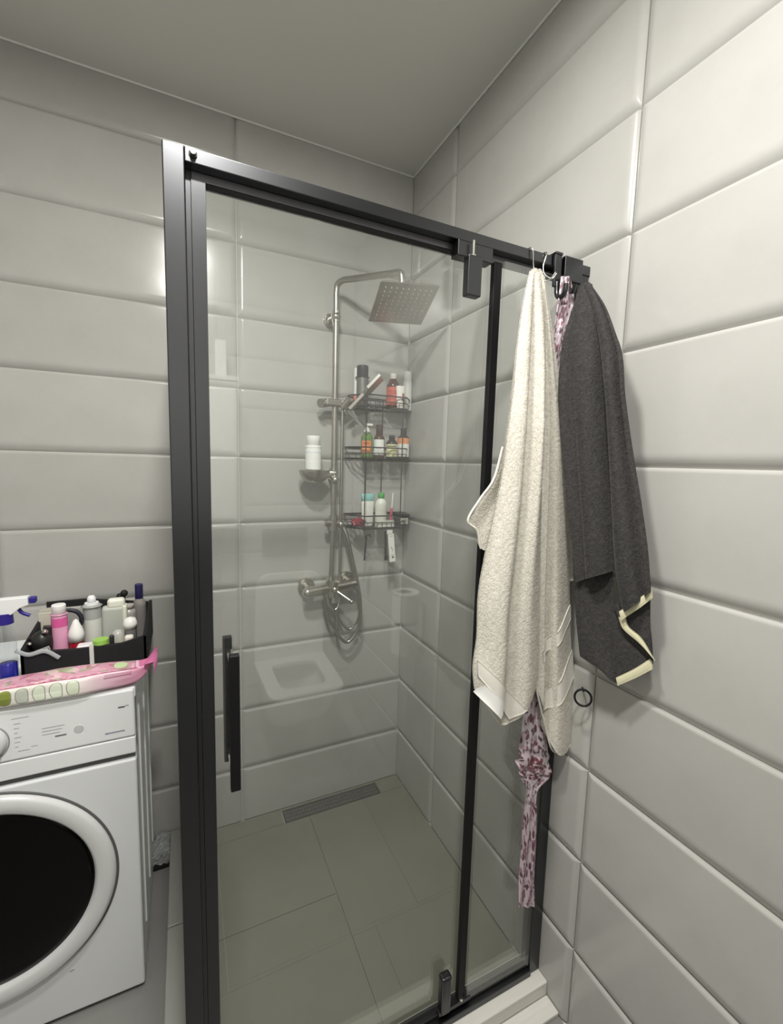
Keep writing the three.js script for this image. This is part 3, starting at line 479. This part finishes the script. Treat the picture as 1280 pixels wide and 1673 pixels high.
/* ---------- washing machine ---------- */
const WX0 = -1.610, WX1 = -1.010, WZ = .49, WT = .876;
{
  const t = thing('washing_machine', 'white front loading washing machine with round black door', 'washing machine');
  const enamel = S(lin(.78, .80, .81), .3), enamel2 = S(lin(.86, .88, .89), .32), dark = S(lin(.10, .10, .10), .5);
  mesh('cabinet', merge([boxg(WX0, WX1, .012, .845, .03, WZ - .015, .006), boxg(WX0, WX1 + .0, .012, .681, WZ - .03, WZ, .006)]), enamel, t);
  mesh('worktop', boxg(WX0 - .003, WX1 + .003, .845, WT, .025, WZ - .003, .006), enamel2, t);
  mesh('side_rib', merge([boxg(WX1 - .002, WX1 + .004, .12, .82, .40, .412, .002), boxg(WX1 - .002, WX1 + .004, .12, .82, .25, .262, .002), boxg(WX1 - .002, WX1 + .004, .12, .82, .1, .112, .002)]), enamel, t);
  const pan = mesh('control_panel', merge([boxg(WX0, WX1, .744, WT - .004, WZ - .04, WZ + .001, .006), boxg(WX0, WX1, .697, .7425, WZ - .04, WZ, .004)]), enamel2, t);
  mesh('panel_gap', boxg(WX0 + .004, WX1 - .004, .68, .745, WZ - .035, WZ - .012, .001), dark, t);
  // door
  const C = [-1.338, .398], dz = WZ;
  const ring = lathe([[.226, .002], [.230, .010], [.236, .0145], [.25, .0165], [.264, .0155], [.271, .011], [.274, .002], [.274, -.004], [.226, -.004]], 96).rotateX(Math.PI / 2).translate(C[0], C[1], dz);
  const dr = mesh('door', ring, S(lin(.72, .73, .73), .28), t);
  const gl = lathe([[0, .018], [.08, .017], [.16, .0125], [.21, .006], [.227, .002], [.227, -.004], [0, -.004]], 72).rotateX(Math.PI / 2).translate(C[0], C[1], dz);
  mesh('door_window', gl, PH(lin(.002, .002, .002), .12, { specularIntensity: .35 }), dr);
  mesh('door_groove', new THREE.TorusGeometry(.2765, .0032, 8, 96).translate(C[0], C[1], dz), dark, t);
  const dial = mesh('dial', lathe([[0, .022], [.034, .021], [.038, .016], [.041, .001], [.046, .0005], [.046, -.001], [0, -.001]], 48).rotateX(Math.PI / 2).translate(-1.31, .797, WZ + .001), S(lin(.70, .71, .71), .3), pan);
  mesh('dial_ring', new THREE.TorusGeometry(.0455, .0014, 8, 48).translate(-1.31, .797, WZ + .0015), S(lin(.42, .43, .44), .35, { metalness: .5 }), pan);
  mesh('start_button', merge([new THREE.TorusGeometry(.009, .0011, 8, 32).translate(-1.130, .793, WZ + .0012), rod(V(-1.130, .793, WZ), V(-1.130, .793, WZ + .0022), .0072, 24)]), S(lin(.60, .61, .62), .35), pan);
  const print = new THREE.PlaneGeometry(.30, .125).translate(-1.17, .803, WZ + .0014);
  mesh('print', print, S(0xffffff, .4, { alphaTest: .4, map: canvasTex(1200, 500, (c, w, h) => {
    c.clearRect(0, 0, w, h); const X = x => (x + 1.32) / .30 * w, Y = y => (.8655 - y) / .125 * h; c.fillStyle = '#8f9497';
    for (let i = 0; i < 6; i++) { c.fillRect(X(-1.255), Y(.835 - i * .0115), 52 - (i % 3) * 12, 4); }
    c.fillRect(X(-1.258), Y(.848), 130, 4); c.fillRect(X(-1.25), Y(.766), 90, 4); c.fillRect(X(-1.225), Y(.772), 50, 4);
    for (let i = 0; i < 3; i++) { c.fillRect(X(-1.203), Y(.811 - i * .008), 180 - i * 20, 4); } c.fillStyle = '#6d7275'; c.fillRect(X(-1.178), Y(.787), 90, 14);
    c.fillStyle = '#4a4e50'; c.fillRect(X(-1.046), Y(.831), 60, 14); c.fillStyle = '#9aa0a2'; c.fillRect(X(-1.03), Y(.8325), 30, 10);
    c.fillStyle = '#8a90a8'; c.fillRect(X(-1.076), Y(.767), 170, 14); c.fillStyle = '#c9ced6'; c.fillRect(X(-1.068), Y(.7645), 120, 5);
  }) }), pan);
  mesh('badge', rbox(.011, .003, .0015, .0007).rotateZ(.15).translate(-1.172, .139, WZ + .0006), S(lin(.6, .6, .6), .3, { metalness: .6 }), t);
  mesh('plinth_gap', boxg(WX0 + .01, WX1 - .012, .002, .013, .05, WZ - .012, .001), M.rubber, t);
  for (const [x, z] of [[WX0 + .05, .08], [WX1 - .05, .08], [WX0 + .05, .44], [WX1 - .05, .44]]) mesh('foot', cyl(.02, .014, x, 0, z), M.rubber, t);
}

/* pink pack along the front edge */
{
  const t = thing('pink_pack', 'pink floral plastic pack lying along the front of the washing machine', 'pack');
  const x0 = -1.42, x1 = -.962, n = 60, m = 28, pos = [], uv = [], idx = []; seed = 12; const nf = noiseField(64, 10, 61);
  for (let i = 0; i <= n; i++) { const u = i / n, x = x0 + (x1 - x0) * u, e = Math.min(1, Math.pow(Math.max(0, Math.sin(Math.PI * Math.min(1, Math.max(0, (u * 1.04 - .02))))), .22)), end = u > .9 ? (u - .9) / .1 : 0;
    for (let j = 0; j <= m; j++) { const a = j / m * Math.PI * 2, c = Math.cos(a), s = Math.sin(a), sq = v => Math.sign(v) * Math.pow(Math.abs(v), .5);
      const nn = nf[(Math.floor(u * 60) % 64) * 64 + Math.floor((j % m) / m * 60)] - .5;
      const hgt = (.0245 + .0035 * u) * (1 - .35 * end * end) , dep = .044 * (1 - .15 * end);
      pos.push(x + .004 * nn, WT + .026 + .0035 * u + hgt * sq(s) * e + (s > 0 ? .005 * nn : 0) + end * end * .03, .459 + dep * sq(c) * Math.max(e, .25) + .004 * nn + (u < .7 ? .004 * (1 - u) : 0)); uv.push(u, j / m); } }
  for (let i = 0; i < n; i++) for (let j = 0; j < m; j++) { const a = i * (m + 1) + j; idx.push(a, a + 1, a + m + 2, a, a + m + 2, a + m + 1); }
  const cap = (r) => { const b = r * (m + 1); const q = pos.length / 3; let sx = 0, sy = 0, sz = 0; for (let j = 0; j < m; j++) { sx += pos[(b + j) * 3]; sy += pos[(b + j) * 3 + 1]; sz += pos[(b + j) * 3 + 2]; } pos.push(sx / m, sy / m, sz / m); uv.push(r / n, .3); for (let j = 0; j < m; j++) r ? idx.push(q, b + j + 1, b + j) : idx.push(q, b + j, b + j + 1); };
  cap(0); cap(n);
  const g = new THREE.BufferGeometry(); g.setAttribute('position', new THREE.Float32BufferAttribute(pos, 3)); g.setAttribute('uv', new THREE.Float32BufferAttribute(uv, 2)); g.setIndex(idx); g.computeVertexNormals();
  // v: 0 = front middle, 0.25 = top, 0.5 = back, 0.75 = underside
  const tex = canvasTex(1024, 512, (c, w, h) => {
    const Y = v => h - v * h; c.fillStyle = '#d9a0b4'; c.fillRect(0, 0, w, h);
    seed = 15; for (let i = 0; i < 260; i++) { c.globalAlpha = .6; c.fillStyle = ['#c97c98', '#e8b9c6', '#7f9a70', '#f0dcd8', '#b76a86', '#8aa873'][Math.floor(rnd() * 6)]; c.beginPath(); c.ellipse(rnd() * w, Y(.1 + rnd() * .38), 8 + rnd() * 34, 4 + rnd() * 10, (rnd() - .5), 0, 7); c.fill(); } c.globalAlpha = 1;
    c.fillStyle = '#6faa5a'; c.beginPath(); c.ellipse(w * .86, Y(.36), 46, 14, 0, 0, 7); c.fill(); c.fillStyle = '#cfe6b0'; c.beginPath(); c.ellipse(w * .83, Y(.25), 34, 20, 0, 0, 7); c.fill();
    c.fillStyle = '#e77fb0'; c.fillRect(w * .9, 0, w * .1, h); c.fillStyle = '#f3d3df'; c.beginPath(); c.moveTo(w * .885, Y(.5)); c.lineTo(w * .9, Y(.5)); c.lineTo(w * .93, Y(.12)); c.lineTo(w * .915, Y(.12)); c.fill();
    const front = (v0, v1) => { const gr = c.createLinearGradient(0, 0, w, 0); gr.addColorStop(0, '#ece8dd'); gr.addColorStop(.62, '#f3efe8'); gr.addColorStop(.78, '#f0c8d8'); gr.addColorStop(1, '#e58db4'); c.fillStyle = gr; c.fillRect(0, Y(v1), w, (v1 - v0) * h); };
    front(0, .125); front(.8, 1);
    c.fillStyle = '#b24a72'; c.fillRect(0, Y(.135), w * .92, 8); c.fillStyle = '#8d5a70'; for (let x = 300; x < 900; x += 46) c.fillRect(x, Y(.15), 30, 5);
    for (let i = 0; i < 9; i++) { const x = 60 + i * 72, fillC = ['#dfe6cf', '#8f9a4a', '#c8cbc0', '#e3ead6', '#e6ecda'][(i + 2) % 5]; for (const yy of [Y(.01), Y(1.01)]) { c.fillStyle = fillC; c.strokeStyle = '#93a08a'; c.lineWidth = 4; c.beginPath(); c.ellipse(x, yy, 27, 40, 0, 0, 7); c.fill(); c.stroke(); } }
    c.fillStyle = '#a0697f'; for (const yy of [Y(.085), Y(.06), Y(.035)]) c.fillRect(w * .76, yy, 130, 4);
  });
  mesh('wrapper', g, S(0xffffff, .3, { map: tex, side: THREE.DoubleSide }), t);
  const fin = []; const fp = [[-.966, .945, .43], [-.956, .962, .44], [-.962, .948, .46], [-.954, .958, .48], [-.962, .94, .5]];
  const fg = new THREE.BufferGeometry(), fpos = [], fidx = []; fp.forEach((p, i) => { fpos.push(-.985, .918 + .004 * i % .02, p[2] * .9 + .045, p[0], p[1], p[2], p[0] - .002, p[1] - .035, p[2]); });
  for (let i = 0; i < fp.length - 1; i++) { const a = i * 3; fidx.push(a + 1, a + 4, a, a, a + 4, a + 3, a + 1, a + 2, a + 4, a + 2, a + 5, a + 4); }
  fg.setAttribute('position', new THREE.Float32BufferAttribute(fpos, 3)); fg.setAttribute('uv', new THREE.Float32BufferAttribute(new Float32Array(fpos.length / 3 * 2), 2)); fg.setIndex(fidx); fg.computeVertexNormals();
  mesh('end_fin', fg, S(0xe07aae, .3, { side: THREE.DoubleSide }), t);
}
/* organiser and its contents */
const OB = [-1.268, -.988, .105, .365];              // x0 x1 z0 z1
{
  const t = thing('storage_basket', 'black fabric organiser full of toiletries on the washing machine', 'basket');
  const [x0, x1, z0, z1] = OB, th = .006, hF = .075, hB = .135;
  const wall = (pts) => { const s = new THREE.Shape(); pts.forEach((p, i) => i ? s.lineTo(...p) : s.moveTo(...p)); return new THREE.ExtrudeGeometry(s, { depth: th, bevelEnabled: true, bevelSize: .0015, bevelThickness: .0015, bevelSegments: 1 }); };
  const fab = S(lin(.010, .010, .011), .85);
  mesh('floor_panel', boxg(x0, x1, WT, WT + .006, z0, z1, .002), fab, t);
  mesh('front_panel', wall([[x0, 0], [x1, 0], [x1 + .004, hF + .012], [x1 - .06, hF - .004], [x0 + .12, hF - .004], [x0, hF + .004]]).translate(0, WT + .002, z1 - th), fab, t);
  mesh('back_panel', wall([[x0, 0], [x1, 0], [x1, hB - .03], [x0 + .1, hB], [x0, hB]]).translate(0, WT + .002, z0), fab, t);
  for (const x of [x0, x1 - th]) mesh('side_panel', wall([[-z1, 0], [-z0, 0], [-z0, hB - .025], [-z0 - .06, hB - .02], [-z1, hF + .012]]).rotateY(Math.PI / 2).translate(x, WT + .002, 0), fab, t);
  mesh('strap', boxg(-1.122, -1.112, WT + .012, WT + .082, z1 + .001, z1 + .003, .0008), S(0xd9d9d4, .6), t);
}
{
  const g = 'toiletries in the black organiser', y = WT + .006, P = (px, z) => atZ(px, 1030, z).x;
  // spray bottle stands in front of the organiser, left
  const sp = thing('spray_bottle', 'clear spray bottle with blue liquid and white and blue trigger', 'spray bottle', [-1.287, WT, .392]);
  mesh('liquid', lathe([[0, .001], [.0180, .001], [.019, .006], [.019, .07], [0, .07]], 32), S(lin(.012, .018, .30), .15), sp);
  mesh('body', lathe([[.0198, 0], [.0205, .006], [.0205, .085], [.0185, .095], [.0198, .104], [.0198, .13], [.018, .15], [.013, .168], [.013, .178]], 36), M.clear, sp);
  mesh('collar', cyl(.0175, .026, 0, .172, 0, .0165), S(lin(.025, .015, .22), .4), sp);
  const hs = new THREE.Shape(); [[-.055, .0], [-.02, -.004], [.016, .0], [.032, .014], [.048, .020], [.048, .037], [-.006, .036], [-.022, .032], [-.055, .012]].forEach((p, i) => i ? hs.lineTo(...p) : hs.moveTo(...p));
  mesh('trigger_head', new THREE.ExtrudeGeometry(hs, { depth: .018, bevelEnabled: true, bevelSize: .002, bevelThickness: .002, bevelSegments: 2 }).translate(0, .197, -.009), S(0xeceeee, .4), sp);
  mesh('nozzle', rbox(.014, .015, .018, .003, .058, .226, 0), S(lin(.025, .015, .22), .4), sp);
  mesh('trigger', tube([V(.026, .212, 0), V(.034, .196, 0), V(.05, .186, 0)], .0045, 16, 8), S(lin(.025, .015, .22), .4), sp);
  bottle('pink_bottle', 'pink bottle with white cap in the black organiser', 'bottle', [P(98, .30), y, .30], { r: .0185, h: .176, nr: .016, sh: .83, nk: .855, capR: .0165, body: S(0xe7a7c6, .35), cap: S(0xf3f3f0, .4), lab: S(0xdb5f9f, .4), labY: [.66, .8], labA: 6.28 }, g);
  const cone = thing('dropper_bottle', 'white cone tipped bottle with red base in the black organiser', 'bottle', [P(125, .30), y, .305], g);
  mesh('base', cyl(.0165, .07, 0, 0, 0), S(0xb31f36, .4), cone); mesh('tip', lathe([[0, .07], [.0185, .07], [.019, .09], [.016, .102], [.006, .128], [0, .132]], 24), S(0xefefec, .4), cone);
  const deo = bottle('deodorant_can', 'clear deodorant bottle with white button top in the black organiser', 'can', [P(152, .24), y, .24], { r: .022, h: .152, nr: .0205, sh: .93, nk: .97, body: S(lin(.42, .43, .42), .25), lab: S(0xdde0d8, .4), labY: [.2, .72], labA: 6.28 }, g);
  mesh('button', merge([cyl(.0175, .006, 0, .150, 0), lathe([[0, .156], [.011, .156], [.011, .168], [.007, .176], [0, .177]], 20)]), S(0xf0f1f1, .35), deo);
  const wb2 = thing('lotion_bottle', 'wide translucent white bottle in the black organiser', 'bottle', [P(187, .22), y, .22], g);
  mesh('body', rbox(.064, .135, .032, .012, 0, .0675, 0, 4), S(lin(.50, .52, .47), .35), wb2); mesh('shoulder', rbox(.046, .03, .028, .01, .008, .142, 0, 4), S(0xe8eadd, .4), wb2); mesh('side_strip', rbox(.012, .12, .034, .005, .03, .075, 0, 3), S(0xe6e7d6, .4), wb2);
  const hb = thing('hair_brush', 'black hair brush handle sticking out of the black organiser', 'brush', [P(205, .17), y, .155], g);
  mesh('handle', rod(V(0, 0, 0), V(-.004, .145, 0), .006), M.rubber, hb); mesh('knob', merge([ball(.0105, -.001, .152, 0), ball(.0085, -.014, .144, 0)]), M.rubber, hb);
  bottle('perfume_bottle', 'bottle with tall dark blue cap in the back of the black organiser', 'bottle', [P(228, .16) + .002, y, .155], { r: .019, h: .178, nr: .0105, sh: .62, nk: .74, capR: .0115, body: S(lin(.28, .26, .25), .2), cap: S(lin(.022, .02, .09), .35) }, g);
  bottle('white_jar', 'clear wide bottle behind the white round lid in the black organiser', 'bottle', [P(212, .2), y, .2], { r: .02, h: .128, nr: .012, sh: .8, nk: .9, capR: .014, body: S(lin(.4, .38, .36), .25), cap: S(0xb9b2ac, .4) }, g);
  const rl = thing('roll_on', 'white round lid bottle near the right end of the black organiser', 'bottle', [-1.033, y, .29], g);
  mesh('body', cyl(.0155, .085, 0, 0, 0), S(lin(.2, .2, .2), .4), rl); mesh('lid', lathe([[0, .083], [.017, .083], [.0185, .098], [.014, .112], [0, .117]], 24), S(0xf2f2ef, .35), rl);
  const ye = thing('yellow_bottle', 'small yellow and white bottle by the front of the black organiser', 'bottle', [-1.036, y, .335], g);
  mesh('body', rbox(.03, .058, .022, .006, 0, .029, 0, 3), S(0xe5b23f, .4), ye); mesh('cap', rbox(.022, .02, .02, .006, .004, .068, 0, 3), S(0xf0ece0, .4), ye);
  const gr = thing('green_jar', 'green lidded jar by the front of the black organiser', 'jar', [-1.098, y, .345], g);
  mesh('jar', cyl(.0175, .058, 0, 0, 0), S(0xe6e8dd, .4), gr); mesh('lid', cyl(.0185, .022, 0, .058, 0), S(0x9ccb5c, .4), gr);
  const pn = thing('black_marker', 'black capped stick between the green jar and yellow bottle', 'stick', [-1.072, y, .350], g);
  mesh('cap', rbox(.012, .09, .012, .005, 0, .045, 0, 3), S(lin(.02, .021, .02), .4), pn);
  const cj = thing('clear_jar', 'rounded clear plastic tub behind the black capped stick', 'jar', [-1.062, y, .31], g);
  mesh('tub', lathe([[0, 0], [.018, 0], [.019, .05], [.016, .078], [.008, .088], [0, .089]], 24), S(lin(.5, .5, .46), .3), cj);
  const wpz = thing('white_tub', 'white flat box beside the green jar in the black organiser', 'box', [-1.135, y, .345], g);
  mesh('box', rbox(.036, .072, .03, .006, 0, .036, 0, 3), S(0xe6e1e4, .45), wpz);
  const rd = thing('hair_clipper', 'black hair clipper with white label lying in the black organiser', 'hair clipper', [-1.237, y, .31], g);
  mesh('body', merge([ball(.026, .0, .066, 0).scale(1.0, 1.2, .9), rod(V(.002, .05, .0), V(.016, .118, -.01), .013, 18), rod(V(-.01, .01, .01), V(.0, .07, .005), .017, 18)]), S(lin(.018, .018, .018), .35), rd);
  mesh('label', new THREE.PlaneGeometry(.034, .018).rotateZ(.3).translate(.01, .066, .037), label('#cfcfc8', g2 => { g2.strokeStyle = '#777'; g2.lineWidth = 4; g2.strokeRect(6, 10, 22, 44); g2.strokeRect(36, 10, 22, 44); }), rd);
  mesh('button', merge([ball(.007, .012, .112, .016), ball(.006, -.02, .085, .024)]), M.chrome, rd);
  const box2 = thing('cream_box', 'pale cream carton behind the spray bottle in the organiser', 'box', [-1.248, y, .2], g);
  mesh('carton', rbox(.036, .132, .03, .003, 0, .066, 0), S(0xcfcabc, .5), box2); mesh('flap', rbox(.032, .006, .028, .002, 0, .134, 0), S(0xb9b5a8, .5), box2);
  const pl = thing('clear_sleeve', 'translucent plastic strip hanging over the front of the organiser', 'plastic', [-1.232, WT + .08, OB[3] + .004], g);
  mesh('sheet', tube([V(-.045, .012, .002), V(-.02, -.003, .004), V(.015, .001, .005), V(.045, -.022, .006)], .0055, 30, 8).scale(1, 1, .35), PH(lin(.75, .78, .8), .35, { transmission: .5, thickness: 0 }), pl);
  const pc = thing('hair_band', 'black round hair band standing behind the pink bottle', 'hair band', [-1.175, y, .26], g);
  mesh('band', new THREE.TorusGeometry(.03, .006, 10, 30).translate(-.01, .115, 0), S(lin(.02, .02, .03), .5), pc); mesh('stand', cyl(.012, .09, -.01, 0, 0), S(lin(.3, .3, .29), .4), pc);
  const wp = thing('white_bottle', 'white patterned bottle beside the blue spray bottle', 'bottle', [-1.336, WT, .392]);
  mesh('body', lathe([[0, 0], [.020, 0], [.0215, .006], [.0215, .075], [.016, .095], [.012, .1], [0, .1]], 28), S(0xe3e4e0, .4), wp); mesh('cap', cyl(.013, .016, 0, .1, 0), S(0xf0f0ee, .4), wp);
  const back = thing('tissue_packet', 'flat silver grey packet along the back of the organiser', 'packet', [-1.175, y, .135], g);
  mesh('packet', rbox(.095, .118, .016, .006, 0, .059, 0, 3), S(lin(.42, .42, .4), .3), back);
}
/* wrapped plastic bundle on the floor behind the machine */
{
  const t = thing('plastic_bundle', 'crumpled clear plastic packet on the floor beside the washing machine', 'packet', [-.984, .012, .06]);
  const g = new THREE.BoxGeometry(.052, .045, .1, 10, 8, 16), p = g.attributes.position; seed = 44; const am = {};
  for (let i = 0; i < p.count; i++) { const k = [p.getX(i), p.getY(i), p.getZ(i)].map(v => v.toFixed(4)).join(); const f = am[k] ??= [rnd() - .5, rnd() - .5, rnd() - .5]; p.setXYZ(i, p.getX(i) + f[0] * .006, p.getY(i) * (1 - .35 * Math.abs(p.getX(i)) / .03) + f[1] * .009, p.getZ(i) + f[2] * .006); }
  g.computeVertexNormals(); mesh('wrap', g.translate(0, .026, 0), S(lin(.42, .44, .43), .25, { metalness: .25 }), t);
  mesh('base', boxg(-.027, .027, -.012, .003, -.05, .052, .002), M.rubber, t);
}

/* ---------- behind the camera: seen mirrored in the glass ---------- */
{
  const cer = S(lin(.82, .82, .79), .15);
  const t = thing('toilet', 'white wall hung toilet with open lid mirrored in the shower glass', 'toilet', [-.39, 0, 2.44]);
  const rr = (w, z0, z1, r, y) => { const s = new THREE.Shape(); s.moveTo(-w + .02, -z1); s.lineTo(w - .02, -z1); s.quadraticCurveTo(w, -z1, w, -z1 + .02); s.lineTo(w * .95, -z0 - r); s.quadraticCurveTo(w * .9, -z0, w * .9 - r, -z0); s.lineTo(-w * .9 + r, -z0); s.quadraticCurveTo(-w * .9, -z0, -w * .95, -z0 - r); s.lineTo(-w, -z1 + .02); s.quadraticCurveTo(-w, -z1, -w + .02, -z1); return s; };
  const seatS = rr(.178, -.53, -.10, .07); const hole = new THREE.Path(); { const w = .118; hole.moveTo(-w + .05, .17); hole.lineTo(w - .05, .17); hole.quadraticCurveTo(w, .17, w, .22); hole.lineTo(w * .96, .40); hole.quadraticCurveTo(w * .9, .455, w * .5, .455); hole.lineTo(-w * .5, .455); hole.quadraticCurveTo(-w * .9, .455, -w * .96, .40); hole.lineTo(-w, .22); hole.quadraticCurveTo(-w, .17, -w + .05, .17); } seatS.holes.push(hole);
  mesh('seat', new THREE.ExtrudeGeometry(seatS, { depth: .016, bevelEnabled: true, bevelSize: .006, bevelThickness: .005, bevelSegments: 3, curveSegments: 14 }).rotateX(-Math.PI / 2).translate(0, .408, 0), cer, t);
  const lid = rr(.178, -.47, -.02, .07); mesh('lid', new THREE.ExtrudeGeometry(lid, { depth: .014, bevelEnabled: true, bevelSize: .005, bevelThickness: .004, bevelSegments: 2, curveSegments: 14 }).translate(0, .41, -.105), cer, t);
  // bowl as a stack of shrinking outlines with a hollow
  const prof = [[.40, 1], [.36, .99], [.28, .9], [.2, .72], [.13, .5], [.1, .36]];
  const P = []; const N = 40, idx = [], pos = []; const outline = k => { const pts = []; for (let i = 0; i < N; i++) { const a = i / N * Math.PI * 2, c = Math.cos(a), s = Math.sin(a); pts.push([.172 * Math.sign(c) * Math.pow(Math.abs(c), .6), -.255 + .255 * Math.sign(s) * Math.pow(Math.abs(s), .6)]); } return pts; };
  prof.forEach(([y, s]) => outline().forEach(([x, z]) => pos.push(x * (.45 + .55 * s), y, z * s)));
  for (let k = 0; k < prof.length - 1; k++) for (let i = 0; i < N; i++) { const a = k * N + i, b = k * N + (i + 1) % N; idx.push(a, b, a + N, b, b + N, a + N); }
  const cI = pos.length / 3; pos.push(0, .1, -.08); const lo = (prof.length - 1) * N; for (let i = 0; i < N; i++) idx.push(lo + i, lo + (i + 1) % N, cI);
  const iA = pos.length / 3; [[.40, .8], [.34, .74], [.26, .5], [.22, .3]].forEach(([y, s]) => outline().forEach(([x, z]) => pos.push(x * s, y, -.28 + (z + .255) * s))); 
  for (let i = 0; i < N; i++) { const j = (i + 1) % N; idx.push(i, iA + i, j, j, iA + i, iA + j); } for (let k = 0; k < 3; k++) for (let i = 0; i < N; i++) { const a = iA + k * N + i, b = iA + k * N + (i + 1) % N; idx.push(a, a + N, b, b, a + N, b + N); }
  const cB = pos.length / 3; pos.push(0, .21, -.28); for (let i = 0; i < N; i++) idx.push(iA + 3 * N + i, cB, iA + 3 * N + (i + 1) % N);
  const bg = new THREE.BufferGeometry(); bg.setAttribute('position', new THREE.Float32BufferAttribute(pos, 3)); bg.setAttribute('uv', new THREE.Float32BufferAttribute(new Float32Array(pos.length / 3 * 2), 2)); bg.setIndex(idx); bg.computeVertexNormals();
  mesh('bowl', bg, S(lin(.82, .82, .79), .15, { side: THREE.DoubleSide }), t);
  mesh('flush_plate', boxg(-.12, .12, .95, 1.1, .008, .0195, .004), M.black, t);
  const roll = S(lin(.84, .83, .8), .9);
  const rz = thing('roll_holder', 'chrome toilet roll holder on the wall by the toilet', 'holder', [-.078, 0, 1.62]);
  mesh('rod', rod(V(0, .70, 0), V(0, .945, 0), .006), M.chrome, rz); mesh('plate', merge([boxg(-.03, .077, .692, .7, -.012, .012, .002), boxg(.071, .0775, .68, .90, -.02, .02, .002), cyl(.03, .004, 0, .826, 0)]), M.chrome, rz);
  for (const y of [.7, .832]) { const o = thing('toilet_roll', y > .8 ? 'white toilet roll stacked on top of another on the chrome holder' : 'white toilet roll underneath another on the chrome holder', 'toilet roll', [-.078, y + .0005, 1.62], 'spare toilet rolls on the holder'); mesh('paper', lathe([[.02, 0], [.0535, 0], [.0545, .002], [.0545, .116], [.0535, .118], [.02, .118], [.02, 0]], 40), roll, o); mesh('core', lathe([[.0185, .001], [.02, .001], [.02, .1175], [.0185, .1175], [.0185, .001]], 28), S(lin(.35, .29, .22), .9), o); }
  const cab = thing('wall_cabinet', 'white wall cabinet mirrored in the shower glass beside the black post', 'cabinet', [-.915, 1.13, 2.46]);
  mesh('body', boxg(-.27, .27, 0, .69, -.17, -.002, .003), M.white, cab); mesh('top_board', boxg(-.28, .275, .692, .712, -.182, -.002, .003), M.white, cab);
  for (const s of [-1, 1]) { const d = mesh('door', boxg(s < 0 ? -.266 : .002, s < 0 ? -.002 : .266, .006, .684, -.186, -.1715, .003), M.white, cab); mesh('knob', ball(.008, s * .03, .1, -.192), M.chrome, d); }
  const bt = thing('white_box', 'slim white carton on top of the white wall cabinet', 'box', [-.712, 1.842, 2.37]);
  mesh('carton', rbox(.05, .17, .05, .003, 0, .0855, 0), S(lin(.85, .85, .83), .5), bt);
}

sh(scene);
renderer.render(scene, camera);
